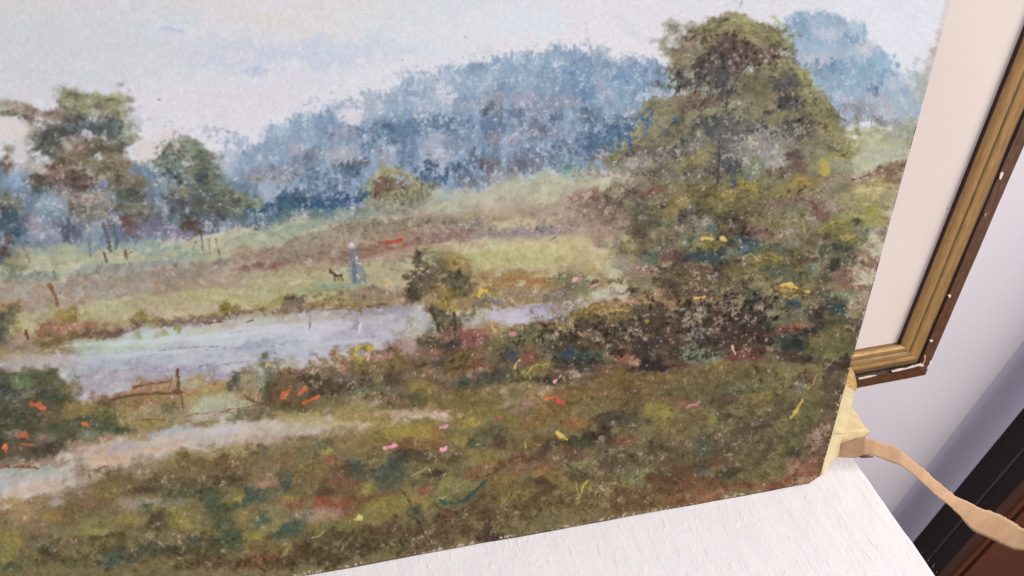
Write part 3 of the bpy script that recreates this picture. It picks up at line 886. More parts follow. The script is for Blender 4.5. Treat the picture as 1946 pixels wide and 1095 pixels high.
e 1100 60 170 50 0 6c654c 1 .5
e 1280 60 60 40 0 a09ca4 .8 .8
e 1450 30 120 40 0 8d8c90 .7 .9
e 1050 170 200 60 -10 8a8278 .9 .8
e 850 250 150 60 0 a89c88 .9 .7
e 950 290 100 60 -40 9c9078 .9 .6
e 1200 150 90 60 0 8c8660 1 .5
e 1450 130 190 80 0 8a7f50 1 .35
e 1480 90 60 50 0 a08c4c .8 .4
e 1340 190 100 40 0 7d6f52 .9 .4
e 1640 130 60 150 0 55585a .9 .5
e 1780 120 90 100 0 979290 .8 .9
e 1900 60 60 60 0 9a9898 .7 .9
e 1720 190 80 50 0 6a6460 .9 .6
e 1910 190 50 50 0 84906c .9 .5
e 1150 250 120 60 0 685b4e .9 .7
e 1280 250 60 60 0 6e5e5c .9 .4
e 1430 240 130 60 0 5f5650 .9 .7
e 1580 230 90 60 0 50494a .9 .6
e 1650 290 30 60 0 3c3634 .9 .5
e 1540 300 160 50 0 85765c .9 .6
e 1270 310 90 40 0 857c5a .9 .4
e 1830 280 130 50 -5 5b6654 .9 .4
e 1790 320 80 30 -5 4c6060 .9 .4
e 620 400 150 50 -10 a87c6c .9 .5
e 350 480 300 50 -8 a8927c .9 .4
e 150 430 200 40 -8 b0a890 .9 .4
e 450 540 200 40 -8 ad9880 .9 .4
e 750 420 80 50 -10 7c6450 .9 .4
e 870 350 120 50 -30 9a8c68 .9 .5
e 1000 360 100 50 -20 8c7f58 .9 .4
e 750 500 150 60 -20 7e6a50 .9 .4
e 880 450 150 40 -30 5c4c48 .9 .5
e 640 540 70 40 20 a08660 .9 .5
e 700 560 100 50 0 87704c .9 .4
e 1130 380 120 30 -25 7c4840 .9 .4
e 1080 430 90 30 -30 6b4c46 .9 .4
e 1230 410 80 50 0 6c5c40 .9 .4
e 950 560 90 30 -25 a67c6c .9 .5
e 830 560 150 40 -40 6c5048 .9 .4
e 1100 540 150 60 -10 5e6048 1 .4
e 1200 480 60 30 0 443838 1 .5
e 750 630 50 50 -40 8a4844 .9 .4
e 600 650 180 70 0 a68e74 .9 .3
e 850 640 120 50 -20 9c7c6a .9 .5
e 900 680 60 50 0 b8ac88 .9 .6
e 420 650 60 50 -20 97705f .8 .5
e 700 690 60 30 -20 9c6c60 .8 .5
e 200 690 250 35 -3 92898c .9 .4
e 340 680 80 26 25 8c828a .9 .4
e 200 620 300 30 -5 bdb48c .9 .5
e 30 700 120 30 0 8c8280 .9 .4
l 6a5860 8 .8 .4 340 760 400 730 430 700
e 200 790 400 50 -3 b7b27c 1 .3
e 100 850 220 50 -3 a5ab68 1 .3
e 400 830 250 50 0 bfb27e 1 .3
e 600 750 120 30 0 a88468 .9 .5
e 700 820 150 60 0 b8aa84 .9 .5
e 250 910 400 40 -3 b8b080 1 .3
e 650 900 300 50 -5 b4a57a .9 .4
e 1030 650 150 80 0 605640 1 .5
e 1150 600 110 60 0 5c5644 1 .5
e 1060 750 130 60 0 594c3a 1 .5
e 1150 690 40 20 -30 9a8c4c .9 .4
e 850 760 100 60 0 8c8470 .8 .9
e 1250 720 150 80 0 7c6c50 .9 .5
e 900 860 110 50 0 8c8468 .8 .7
e 1020 830 120 60 0 6c6048 .9 .4
e 1140 860 50 40 0 3c6470 1 .3
e 1100 910 60 40 0 5a7058 1 .3
e 950 940 150 40 0 7c7e74 .9 .5
e 1250 800 110 70 0 6c5e54 .9 .8
e 1350 430 120 50 -20 9c8444 .9 .5
e 1450 400 130 40 0 887238 .9 .5
e 1500 350 100 40 0 7c6c48 .9 .5
e 1450 460 80 30 10 505c60 1 .4
e 1400 510 60 60 -40 544e58 .9 .4
e 1480 510 70 40 -20 9a8480 .9 .7
e 1290 530 80 60 0 8c7648 1 .4
e 1580 500 100 80 0 54483c .9 .7
e 1340 580 60 60 0 4c4444 .9 .5
e 1580 400 150 60 0 6f603c 1 .5
e 1720 410 90 60 0 927c3c .9 .5
e 1880 350 70 60 35 b08c38 .9 .5
e 1850 430 110 50 0 7c6c44 1 .4
e 1700 520 120 60 0 74683f 1 .5
e 1870 520 100 60 0 685a44 1 .6
e 1560 640 130 80 0 84806c .9 .8
e 1620 660 60 60 0 4c6464 .9 .5
e 1430 620 80 50 0 6a5c54 .9 .6
e 1380 680 90 60 0 7a6c58 .9 .7
e 1780 600 120 60 0 584c3c .9 .8
e 1750 680 110 80 0 30282a .9 .6
e 1900 680 60 90 0 7c5c50 1 .5
e 1650 720 150 60 0 3c5454 .9 .5
e 1720 760 60 60 0 4c4040 .9 .5
e 1420 760 60 60 0 5c7470 .9 .5
l e0b048 22 1 .3 1535 748 1570 742 1595 752
l e0b048 28 1 .3 1665 745 1700 760
e 1560 790 110 50 0 8c7a34 1 .4
e 1660 800 70 50 0 847438 1 .4
e 1500 830 50 40 0 3a4a50 .9 .4
e 1380 830 90 50 0 6c6248 .9 .5
e 1450 880 160 50 0 3c484c .9 .5
e 1330 900 80 50 0 3c3438 .9 .5
e 1600 880 150 50 0 3c4c4c .9 .5
e 1880 800 90 50 0 2c4c58 .9 .5
e 1770 850 90 26 -25 4c7068 .9 .4
e 1250 880 60 50 -30 7c504c .9 .4
l b09848 10 .9 .3 1840 890 1890 850 1940 900
e 1250 970 80 30 -15 9a7840 .9 .5
e 1100 990 150 50 0 947c6c .8 .8
e 550 990 100 50 0 7c7848 1 .5
e 640 980 60 40 0 a88c38 1 .4
e 760 1020 100 40 0 a08650 .9 .4
e 220 1000 200 30 0 98804c .9 .5
e 200 1060 300 40 0 a07848 1 .4
e 450 1060 120 40 0 74784c 1 .5
l d890a4 18 .9 .4 530 1075 560 1050 600 1045
e 1350 1000 200 60 0 5c4c3c 1 .6
e 1500 980 120 50 0 6c5a44 1 .6
e 1650 980 70 80 0 383034 .9 .7
e 1250 1070 110 40 0 54483c 1 .6
e 1800 960 140 60 0 70683c 1 .5
e 1450 1060 130 40 0 6c5438 1 .6
e 1750 1050 100 50 0 706844 1 .5
e 1900 1040 80 60 0 6c6444 1 .5
e 900 1070 150 30 0 7c7050 .9 .5
l 3c342f 10 .8 .4 1640 320 1645 220 1650 100 1655 0
l 5c4434 10 .8 .4 860 480 900 440 960 400
T 1320 270 4.054
e 330 130 110 120 0 8f8a82 .8 .9
e 600 100 130 80 0 98948c .8 .8
e 480 200 80 60 0 76876c .9 .6
e 680 170 90 50 0 a09a94 .8 .9
e 850 60 130 60 0 857e66 .9 .4
e 780 110 60 60 20 645048 .9 .5
e 790 190 60 50 0 6a5048 .9 .5
e 960 80 120 60 0 84825e 1 .4
e 1080 25 45 30 0 b4b4b4 1 .2
e 1060 40 60 20 -30 6a6848 .8 .3
e 1200 70 120 60 -20 95905c 1 .3
e 1060 150 180 40 -25 9c9450 1 .35
e 980 220 50 45 0 c4a83c 1 .35
e 900 200 60 40 0 8c8858 1 .4
e 1180 190 120 60 0 98947a .9 .3
e 1400 100 150 80 0 adaf9c .9 .2
e 1550 90 70 60 0 b8b8a8 .9 .5
e 1600 50 60 80 15 a5a88e .8 .4
e 1400 220 170 40 -8 8c6c58 .9 .5
e 1560 210 100 50 -5 8c7058 .9 .5
l 6f3c34 9 .8 .4 1210 300 1290 270 1350 240
e 1350 290 200 40 -8 a48c54 .9 .4
e 1520 290 80 60 0 8c6c50 .9 .4
e 1100 300 200 60 -10 9c8870 .9 .4
e 1330 370 200 45 -5 b4a870 1 .4
l d8cc90 10 .9 .3 1250 372 1330 362 1440 355
e 1150 440 200 50 -5 a49470 .9 .4
e 1300 430 180 40 -5 a4985c .9 .3
e 1470 450 80 80 10 98845c .9 .5
e 1530 420 50 60 15 a89c68 .9 .4
e 1350 500 100 30 0 a49c40 .9 .4
e 1400 560 120 60 0 a09848 1 .3
e 1260 550 100 40 20 a8a44c .9 .3
e 1330 620 120 60 0 98944c 1 .3
e 1480 600 60 80 15 a08850 .9 .5
e 1130 520 50 40 0 948c54 1 .4
l 5c4c38 6 .8 .3 1100 550 1135 518 1180 550
e 430 320 90 50 0 6c6c50 .9 .5
e 560 270 120 60 0 66654c .9 .5
e 330 280 90 50 0 50605a .9 .5
e 700 250 100 60 0 6c5c4c .9 .6
e 850 330 120 60 -10 8c7038 .9 .4
e 800 315 80 26 -5 b08c38 .9 .4
l 3c3020 14 .9 .2 790 392 830 365
l 6c6048 10 .8 .3 760 400 740 460 700 540 650 620
e 680 400 130 60 -10 887840 .9 .4
e 860 430 100 60 0 84685c .9 .6
e 960 380 120 60 0 948068 .9 .5
e 420 340 80 50 30 b09038 .9 .5
e 300 390 100 60 0 98803c .9 .5
e 540 450 60 40 40 9c8038 .9 .6
e 450 440 150 60 0 76683c .9 .5
e 950 520 90 60 30 74403c .9 .5
e 1000 560 40 60 20 7c4444 .9 .5
e 880 590 80 60 0 88705c .9 .7
e 1050 500 80 40 0 a08c74 .9 .5
e 600 490 130 60 -10 84685a .9 .5
e 560 590 160 60 -5 84744c .9 .5
l a89444 12 .9 .3 835 600 850 680 880 740
e 780 580 100 60 0 887c50 .9 .5
e 700 680 110 50 0 907c60 .9 .7
e 500 690 130 50 0 7c5c4c .9 .6
e 300 660 110 60 0 5c4c3c .9 .8
e 330 740 110 60 0 3c2c2c .9 .6
e 380 770 150 50 0 3c5058 .9 .5
e 1100 700 170 80 -10 787038 1 .4
e 1090 620 130 30 -15 8c8440 .9 .3
e 1230 600 45 50 0 4c4438 1 .6
e 1040 720 100 60 0 7c6c34 .9 .4
e 1180 720 60 40 -35 b09c3c .9 .4
l c8b048 8 .9 .3 1155 765 1190 740 1235 710
e 1290 690 50 50 0 5c6c5c .9 .4
e 1250 780 70 60 0 707450 .9 .4
e 1370 700 80 50 0 989480 .9 .5
e 1450 720 50 70 20 8c745c .9 .7
l b8a040 7 .9 .3 960 700 1020 650 1080 620
e 900 770 150 60 0 74644c .9 .4
e 1120 840 110 70 0 484a3c 1 .5
e 1170 910 70 60 0 545c4c .9 .6
e 1060 960 80 60 0 2c2c28 .9 .6
e 960 880 80 50 0 989078 .8 .8
e 900 960 70 50 0 6c8468 1 .4
e 830 880 120 50 0 5c4c3c .9 .6
e 600 820 150 50 0 546460 .9 .6
e 700 900 90 60 0 4c403c .9 .6
e 560 890 130 40 0 8c7c34 1 .5
l c8a83c 12 .9 .4 530 890 580 895 630 915
e 480 930 120 50 0 847834 1 .4
e 340 900 90 60 0 6c6048 .9 .6
e 600 980 150 60 0 4c5444 1 .4
e 780 1000 130 60 0 5c5c44 1 .5
e 420 1040 150 50 0 6c6440 1 .5
e 1000 1050 110 50 0 54503c 1 .5
e 1300 880 90 100 45 948068 .9 .7
e 1250 980 130 80 -20 a48874 .9 .7
e 1380 940 60 100 15 94705c .9 .7
e 1150 1050 120 50 0 84685c .9 .6
e 150 1040 100 50 0 5c5040 .9 .7
l e0b848 18 1 .3 680 1092 720 1085 760 1095
T 0 540 4.054
e 200 130 250 50 0 a08c80 .9 .4
e 100 60 200 60 0 9c9888 .9 .4
e 700 50 300 50 0 8c9490 .9 .5
e 500 100 200 60 0 a0907c .9 .5
e 1000 60 250 60 0 96928a .9 .4
e 1350 50 200 60 -5 94806c .9 .5
e 1700 20 200 40 -5 90746a .9 .5
e 60 180 130 60 0 94784c .9 .5
e 40 270 90 110 0 5c6048 1 .4
e 30 380 70 90 0 4c5848 1 .4
e 120 320 50 60 0 8c8c50 .9 .5
e 500 240 300 60 0 a39a70 1 .3
e 900 180 350 60 -5 a9a87c 1 .3
e 1300 120 350 50 -5 a8a474 1 .3
e 1750 80 250 50 -5 b4ae78 1 .3
e 1850 70 100 30 0 c0b46c .8 .3
e 700 310 200 50 0 a4946c .9 .5
e 1000 260 120 50 0 b4a880 .9 .6
e 1350 200 200 50 -3 b4a484 .9 .6
e 1650 190 150 30 0 b4a488 .9 .6
e 1150 200 80 40 0 b4a090 .9 .6
e 500 320 250 60 0 986c5c .9 .5
e 350 370 180 60 0 906850 .9 .5
e 460 330 60 30 0 b08070 .8 .5
e 1100 250 60 45 30 84803c 1 .4
e 1200 280 200 30 0 80744c 1 .5
e 570 220 50 60 0 8c7c3c .9 .5
e 480 240 50 40 0 948440 .9 .5
e 1800 200 110 50 10 807838 .9 .5
e 650 390 300 40 -6 7c6444 1 .5
e 400 430 230 50 0 7a6848 1 .4
e 800 380 150 35 -8 6a5448 .9 .5
e 1000 340 110 35 -8 76645c .9 .7
e 1450 280 250 35 -3 80706c .9 .6
e 1850 240 200 30 -8 6c6058 .9 .6
e 1300 320 100 26 0 6c5c54 .9 .6
l 7a4430 18 .9 .3 1610 305 1660 298 1710 295
l 7a4430 14 .9 .3 1910 300 1946 285
e 150 410 100 60 0 a68c7a .9 .5
e 120 480 90 50 0 84786c .9 .4
e 230 500 120 60 0 90806c .9 .4
l 5c3c28 18 1 .2 200 350 215 420
e 500 490 200 40 -5 8c7c58 .9 .5
e 250 570 250 50 -3 ac9c88 .9 .4
e 700 470 130 40 0 a4a48c .9 .4
e 800 490 200 60 0 a8b09c .9 .4
e 1130 390 60 60 0 b4c4bc .9 .4
e 1000 460 250 60 0 b3bfb2 .9 .3
e 1350 400 250 60 -5 b8c4c0 .9 .3
e 900 540 250 50 -3 aab6b0 .9 .3
e 1050 430 40 60 0 a0a070 .8 .5
e 1380 360 30 30 0 98985c .8 .6
e 1250 380 60 50 0 a8a888 .7 .6
e 1600 360 150 60 0 bcbcac .9 .5
e 1850 320 120 50 0 b4a898 .9 .4
e 1700 420 250 50 -4 bcc0c6 .9 .3
e 1870 440 40 30 0 dcdce4 .9 .3
e 400 620 300 70 0 b0a6a6 1 .2
e 150 640 200 40 -5 a89c98 .9 .3
e 550 610 120 50 0 b4a8a4 .9 .2
e 900 610 300 60 -3 a4abb6 .9 .3
e 1300 560 350 60 -4 acb0b8 .9 .3
e 1700 530 300 60 -4 b0b2bc .9 .3
e 550 700 150 50 0 a8b0ae .9 .3
e 1000 700 350 70 -3 a8a0a8 .9 .3
e 1500 640 300 60 -3 aaa6b0 .9 .3
e 700 800 200 70 0 a8a0a4 .9 .3
e 1200 760 200 50 -8 a59da2 .9 .3
e 1700 690 250 50 0 a09ca8 .9 .4
l 6f7684 8 .7 .8 1230 520 1300 505 1450 490 1600 475 1700 475
l 7a808c 7 .6 .8 1560 560 1720 545
l 6f7688 10 .7 .8 1540 635 1650 620 1780 608 1850 600
l 7a7884 8 .6 .8 840 680 950 665 1080 650
l 5f6068 8 .7 .7 870 745 930 740
l 7c8080 7 .5 .8 1000 520 1130 515
l 7a7c84 7 .6 .8 1780 385 1946 365
l 7a7c90 7 .6 .8 1760 500 1940 490
e 1640 700 20 60 0 90808c .8 .5
e 1640 760 26 26 0 8a7470 .8 .5
e 350 730 150 60 20 64805c 1 .4
e 200 690 130 40 0 625c54 .9 .5
e 150 740 160 60 0 548058 .9 .5
e 340 730 70 90 0 4f5540 1 .4
e 300 850 250 70 0 485048 1 .5
e 150 840 120 70 0 7c7c78 .7 .8
e 340 790 60 30 0 98948c .8 .8
e 420 800 90 60 0 4c4c3c 1 .4
e 420 860 100 40 0 2f4444 .9 .4
e 60 850 70 110 0 3f5058 .9 .6
e 520 800 70 60 0 707048 .9 .4
e 100 960 200 60 0 454838 1 .4
e 480 940 110 50 0 5c4c34 1 .4
e 620 960 180 70 0 8a7c44 1 .4
e 750 930 120 60 0 908650 1 .4
e 150 1040 230 60 0 3c4438 1 .4
e 380 1000 80 40 0 6c5848 .9 .6
e 360 1060 200 40 0 54503c 1 .4
e 680 1045 180 35 -5 3c5448 1 .4
e 900 1000 200 50 0 6f7444 1 .5
e 1050 960 120 50 0 9c9460 .9 .6
e 250 930 20 20 0 d0582c 1 .2
l dd6632 40 1 .2 265 935 310 940 335 948
l e0602c 34 1 .2 640 1075 665 1080
e 760 860 90 60 0 7f5a54 .9 .5
e 850 900 60 40 0 5f4c48 .9 .5
e 900 840 200 40 -5 8c6450 .9 .6
e 1150 810 180 50 -3 ac8470 .9 .6
e 1300 780 60 60 0 a88464 .9 .5
e 1100 890 150 50 0 94644c .9 .6
e 1180 900 90 40 0 b48c70 .9 .6
e 950 870 100 30 -10 8c8458 .9 .5
e 1300 880 180 60 0 8c7c48 .9 .6
e 1450 780 120 60 0 a4906c .9 .5
e 1500 730 80 50 0 a89868 .9 .5
e 1500 820 80 50 0 a4704c .9 .6
e 1700 800 180 60 0 b09068 .9 .6
e 1680 850 90 40 0 c0ac58 .9 .4
e 1600 870 250 60 0 9c9458 .9 .5
e 1750 900 250 50 0 a8a488 .9 .5
e 1350 970 180 50 0 68684c .9 .6
e 1200 1010 220 40 0 8c8c68 .9 .6
e 1100 1060 250 40 0 94884c .9 .5
e 1550 960 200 50 -8 acac90 .9 .5
e 1850 950 180 40 -10 a8a890 .9 .5
e 1700 1010 300 40 -5 b4a69a 1 .3
e 1500 1060 150 40 0 8c8864 .9 .5
e 1870 1030 110 60 0 5c6c50 1 .5
e 1840 740 60 100 0 565e54 1 .6
e 1900 700 50 100 0 8c8c7c .9 .7
l 6e452c 18 1 .25 1030 805 1120 775 1220 760 1310 742
l 6e452c 22 1 .25 850 890 960 862 1100 850 1250 845 1400 825
l 6a4c34 28 1 .3 1365 660 1368 740 1375 830
l 7a5a3c 14 .9 .3 1320 720 1305 800
l 6c5038 18 .8 .4 1395 850 1415 960
l 6c5030 8 .9 .3 1420 1030 1500 1000 1600 990
l 6c5030 8 .9 .3 1650 1008 1780 975 1946 940
l 6c3c28 14 .9 .3 1890 850 1910 880 1946 895
l 7a5838 26 .8 .4 380 20 430 100 445 170
l 7a6048 10 .8 .4 500 40 515 75
l 8a6c44 10 .8 .4 570 170 590 250
l 7a4c34 10 .9 .4 1060 1050 1180 1045 1270 1050
T 480 540 4.054
e 100 60 180 60 0 aaa872 1 .3
e 200 150 250 60 -8 a0985c 1 .4
e 500 30 300 30 0 a4a46c .9 .3
e 680 10 180 26 0 7ca088 .9 .4
e 480 40 110 26 0 8ca070 .9 .4
e 1000 20 200 30 0 a89c80 .9 .4
e 900 70 330 40 -3 8c7c60 1 .5
e 350 130 90 50 -10 706254 .9 .6
e 600 130 150 60 0 8c8450 .9 .5
e 850 150 200 30 -5 8c8058 .9 .5
e 200 210 260 35 -5 786858 .9 .6
e 600 190 200 26 -5 806c50 .9 .5
l 7c4630 22 .9 .3 890 165 960 155 1040 145
e 1200 150 120 40 0 a0846c .9 .5
e 1250 60 60 70 0 4f4438 1 .6
e 1380 30 110 60 0 645848 1 .6
e 1600 20 160 60 0 6c6444 1 .4
e 1450 120 80 40 0 8c7c38 1 .4
e 1520 170 110 40 0 a08c44 1 .4
e 1780 60 70 60 0 a88c38 1 .4
l e0b038 26 1 .3 1745 85 1770 55 1810 50
e 1800 110 60 40 0 4c5058 .9 .5
e 1900 120 90 40 0 747080 .9 .6
e 1900 40 80 40 0 8c7048 .9 .5
e 1870 80 100 26 0 a49868 .9 .5
e 100 250 200 30 0 a09878 .9 .5
e 350 300 350 50 0 b0aaa0 1 .3
e 100 330 200 50 -3 b4b8b0 1 .3
e 700 260 200 40 -3 aca498 .9 .4
e 950 200 280 35 -3 8c8c98 .9 .6
e 1200 240 200 50 0 a4a0a8 .9 .6
e 950 290 250 60 0 b0a8b0 1 .3
e 250 400 400 60 -4 babcc4 1 .3
e 500 380 250 50 -5 c0c0ca .9 .3
e 100 480 250 40 -3 9ca0ae .9 .4
e 300 470 200 60 -5 b0b4be .9 .3
e 350 560 250 60 -5 b4b2bc 1 .3
e 80 540 150 50 -3 acaeb6 .9 .3
e 850 390 300 50 -5 b0aab6 1 .3
e 1050 350 120 40 0 b8b4be .9 .3
e 750 470 150 40 0 aaa4b0 .9 .3
l 7c809a 7 .6 .8 0 490 120 482 230 470 400 445
l 60708a 16 .7 .6 440 250 445 320 435 340
l 8890a4 8 .6 .7 490 300 560 300 640 260
e 800 300 30 50 -20 8c8498 .8 .5
l d4cedd 14 .9 .2 845 300 830 370
l 9c6c70 9 .7 .5 815 250 818 280
l 6c5c68 9 .7 .5 920 415 950 405
l 8a7a88 9 .6 .6 860 350 940 320
e 1220 350 140 80 0 9c9884 .9 .8
e 1330 350 110 90 0 a4a8a0 .8 .8
e 1180 380 90 40 0 a4a090 .8 .7
e 1500 250 110 80 0 5e563c 1 .5
e 1380 200 50 60 0 544838 1 .5
e 1650 230 110 60 0 78786c .9 .8
e 1740 260 100 60 0 9c9c94 .8 .8
e 1720 190 40 90 0 5c5c5c .8 .6
e 1850 180 80 40 0 787468 .8 .7
e 1900 240 70 45 0 c0b8c8 1 .2
e 1440 300 60 80 0 7c8c88 .8 .7
e 1600 300 60 100 0 6c6454 .9 .6
e 1530 370 60 80 0 88685c .9 .6
l 4c4434 24 .9 .4 1380 200 1420 290 1460 380
l 4c4434 24 .9 .4 1560 220 1580 300 1570 400
l 5c7478 12 .8 .5 1450 220 1460 320
l 7c4a30 14 .9 .3 1520 320 1525 390
e 1700 390 120 60 0 88504c .9 .6
e 1850 370 110 50 0 9c7c60 .9 .5
l e0b040 9 1 .2 1850 335 1880 370
e 1870 300 60 20 20 c89c48 .8 .4
e 1330 440 70 40 0 3c4844 .9 .6
e 1400 420 150 50 0 5c5040 1 .5
e 1550 470 50 70 10 303838 1 .4
e 1450 500 130 70 0 54463a 1 .5
e 1700 470 130 70 0 7c5048 .9 .6
e 1870 480 100 80 0 6c6040 1 .4
e 1650 550 120 60 0 845c44 .9 .6
e 1410 550 60 50 0 946450 .9 .5
e 1250 510 110 60 0 7c6858 .9 .5
e 1180 470 110 60 0 a88c88 .9 .5
e 1060 470 60 60 0 785c4c .9 .6
e 1050 560 110 60 0 a07460 .9 .6
e 960 560 60 60 0 bc9088 .7 .6
e 860 500 100 30 -3 b49c40 1 .3
e 920 500 26 36 0 b89c40 1 .3
e 790 540 40 60 0 b8a044 1 .3
e 840 580 90 50 0 b09848 1 .3
e 835 535 24 20 0 8c8c9c 1 .2
e 890 550 30 20 0 b09c98 1 .3
l dc8c98 16 1 .2 905 560 895 590
e 620 500 60 40 0 8c6a54 .9 .5
e 620 570 130 50 0 98805c .9 .6
e 500 600 110 50 0 a09478 .8 .7
e 690 640 60 50 0 ac7c74 .9 .5
e 850 640 120 50 0 847448 1 .4
e 950 620 160 60 0 786840 1 .4
e 280 600 120 60 0 a49c7c .8 .7
e 260 690 70 80 0 786048 .9 .5
e 330 720 50 80 0 8c6060 .9 .4
e 400 710 80 80 0 4c4444 1 .6
e 480 670 110 40 0 9c8078 .8 .7
e 550 740 150 60 0 44382c 1 .5
e 750 730 120 70 0 544848 1 .6
e 700 700 90 40 0 605460 .8 .6
e 820 760 30 40 0 7c4c48 .9 .4
e 920 720 150 60 0 70643c 1 .4
e 1080 710 60 100 -15 3a3028 1 .4
e 1180 710 110 70 0 5c4638 1 .4
e 1120 600 110 60 0 746038 1 .4
e 1300 590 110 60 0 706044 1 .4
e 1440 600 80 50 0 484848 .9 .5
l 3c4848 30 .9 .3 1255 635 1275 640
e 1350 680 90 70 0 6c5040 .9 .7
e 1360 660 40 30 0 a87c5c .9 .5
e 1250 720 110 60 0 6a5a40 1 .5
e 1500 680 120 60 0 6c6044 1 .4
e 1720 640 150 50 -15 844c38 .9 .5
e 1720 680 110 30 -20 a08468 .7 .8
e 1850 720 120 60 -10 3e4444 1 .4
e 1620 760 60 50 -10 304848 1 .4
e 1480 770 30 30 0 7c4c40 .9 .4
e 1550 620 120 50 0 705c38 1 .4
e 1100 900 200 60 0 78684c .9 .6
e 950 830 260 50 -5 54604c 1 .5
e 620 820 110 60 0 403424 1 .5
e 800 830 110 40 0 607060 .9 .6
e 700 880 100 60 0 6c6050 .9 .6
e 850 900 180 50 -5 90846c .9 .6
e 950 900 60 26 -20 a0a094 .9 .4
e 1060 890 130 60 0 6c5c44 .9 .6
e 1300 800 120 60 0 8c7c3c 1 .4
e 1250 880 60 50 0 3c4c3c 1 .4
e 1400 870 150 60 0 6c6038 1 .4
e 1600 850 250 50 -5 706438 1 .4
e 1700 920 250 50 -3 706434 1 .4
e 1150 960 160 40 0 5c5038 1 .5
l 4c342c 12 .9 .3 1040 780 1070 700 1090 640
e 120 700 60 120 0 4c5c50 1 .4
e 170 680 30 110 0 6a6040 1 .4
e 60 720 40 130 0 94a488 .8 .6
e 20 680 40 80 0 88847c .8 .7
e 130 615 14 22 0 c8a848 1 .2
e 110 850 40 80 0 2f4440 1 .3
e 170 840 50 120 0 5c4c34 1 .4
e 30 870 60 80 0 88785c .8 .6
e 80 610 70 30 0 7c7450 .9 .5
e 250 780 90 40 0 6c5844 .9 .5
l c85e34 36 1 .35 230 870 250 845 275 820
l cc5c30 26 1 .35 350 840 390 815 420 800
l d4602c 26 1 .35 390 915 450 895 510 872
e 300 910 150 40 0 7c4c34 .9 .5
l 5c3428 12 .9 .2 0 900 60 915 130 930
l 5c3428 10 .9 .2 0 940 60 930 130 925
e 150 980 260 45 -4 68604c 1 .4
e 330 960 110 40 0 4c4c34 1 .4
e 220 1000 60 26 0 8c6c4c .9 .5
e 600 940 100 60 0 706c48 1 .4
e 550 980 40 30 0 a09c8c .8 .5
e 420 1010 180 40 0 94905c 1 .4
e 400 1050 250 35 -4 a89c68 1 .4
e 760 970 220 40 -6 8c8850 1 .4
e 880 1020 260 40 -4 9c8c58 1 .4
e 1200 1000 260 28 -3 b49878 1 .3
e 950 1050 180 30 0 8c7c44 1 .4
e 1500 990 120 22 -4 c09c88 1 .25
l d0a896 14 1 .2 1400 985 1430 1005 1500 1008
e 1750 980 220 50 0 706c38 1 .4
e 1300 1060 200 35 0 7c7444 1 .4
e 1650 1040 130 40 0 8c8040 1 .4
e 1700 1040 40 30 0 b0a048 .8 .5
e 1480 1085 50 20 0 b07c74 .9 .4
l d84030 22 1 .2 1875 1035 1900 1030
e 100 1080 300 20 0 c0b09c 1 .3
e 600 1080 300 25 0 b0a07c .9 .3
T 960 540 4.054
e 150 20 180 26 0 a88850 .9 .5
e 520 30 80 50 0 6c6850 .9 .6
e 650 40 110 60 0 707454 1 .4
l cc8490 22 .9 .4 680 25 700 15 720 10
e 230 80 280 45 0 948070 .9 .5
e 60 120 100 50 0 94805c .9 .5
e 400 90 110 50 0 7a7064 .9 .6
e 600 120 110 50 0 8c8868 .9 .6
e 850 60 130 40 0 947c70 .8 .7
e 950 40 80 40 0 5c5044 .9 .6
e 300 190 250 40 -5 928c9c 1 .3
e 120 240 200 40 -3 b8b0c0 1 .2
e 350 240 180 35 -8 a8a4b4 1 .3
e 80 280 160 26 -3 c0b8c4 .9 .2
e 800 105 130 26 -8 b0a8ac .9 .5
e 560 150 60 40 -30 b0acac .9 .4
e 680 110 60 30 -10 a0a48c .9 .4
e 400 170 60 30 -10 8c8490 .9 .6
l 8a8498 8 .7 .6 260 190 300 150 310 180
e 950 130 150 40 0 a07c60 .9 .6
e 1150 120 150 60 0 94745c .9 .6
e 1300 130 150 50 0 886a48 .9 .6
e 1280 50 130 60 0 5c4c38 1 .6
e 1180 60 80 40 0 94785c .8 .6
l d8a838 14 .9 .3 1470 115 1500 105 1540 103
e 1450 60 130 50 0 5c4c3c .9 .7
e 1600 90 150 60 0 785444 .9 .6
e 1740 60 110 90 0 6c5c48 .9 .8
e 1640 40 60 50 0 706c50 1 .3
e 1900 60 70 40 0 5c6044 1 .4
e 1880 130 80 35 -25 303838 1 .4
e 700 190 150 40 -20 8c7040 1 .4
l c09848 14 .8 .4 650 200 700 165 760 150
l dcac48 12 .9 .3 860 185 900 192 950 205
e 600 230 130 50 -20 84743c 1 .4
e 950 220 150 40 0 84683c .9 .5
e 1000 230 110 60 0 5e5438 1 .4
e 800 250 180 50 0 6c6038 1 .4
e 1100 210 130 60 0 4f4640 1 .5
e 520 310 60 40 0 a49478 .9 .7
e 620 310 60 50 0 4c4034 .9 .6
e 750 320 150 50 0 4a3e34 1 .6
e 800 300 70 30 0 947460 .8 .7
e 270 310 45 30 -30 c88c90 .9 .4
e 380 290 50 30 0 a88c80 .8 .6
e 70 385 30 18 0 c48c94 .8 .4
e 60 330 130 40 0 94845c .9 .5
e 300 390 160 80 0 5c6044 1 .4
e 80 430 150 70 0 6a6848 1 .4
e 420 360 90 60 0 847850 .9 .6
e 1050 330 180 80 0 483e34 1 .5
e 1085 290 16 16 0 a89438 1 .3
e 980 380 110 60 0 706c64 .8 .7
e 780 390 40 40 0 a0987c .8 .7
e 610 385 60 24 0 b09078 .8 .7
e 680 440 150 60 0 5c4c38 1 .6
e 480 470 160 60 0 4c4434 1 .4
e 870 490 70 80 0 564c34 1 .4
e 830 530 50 50 0 a0885c .9 .7
e 980 450 70 70 0 a08474 .8 .8
e 970 540 80 90 0 905444 1 .5
e 1000 600 70 40 0 a07858 .8 .7
e 1110 480 120 120 0 3e3434 1 .6
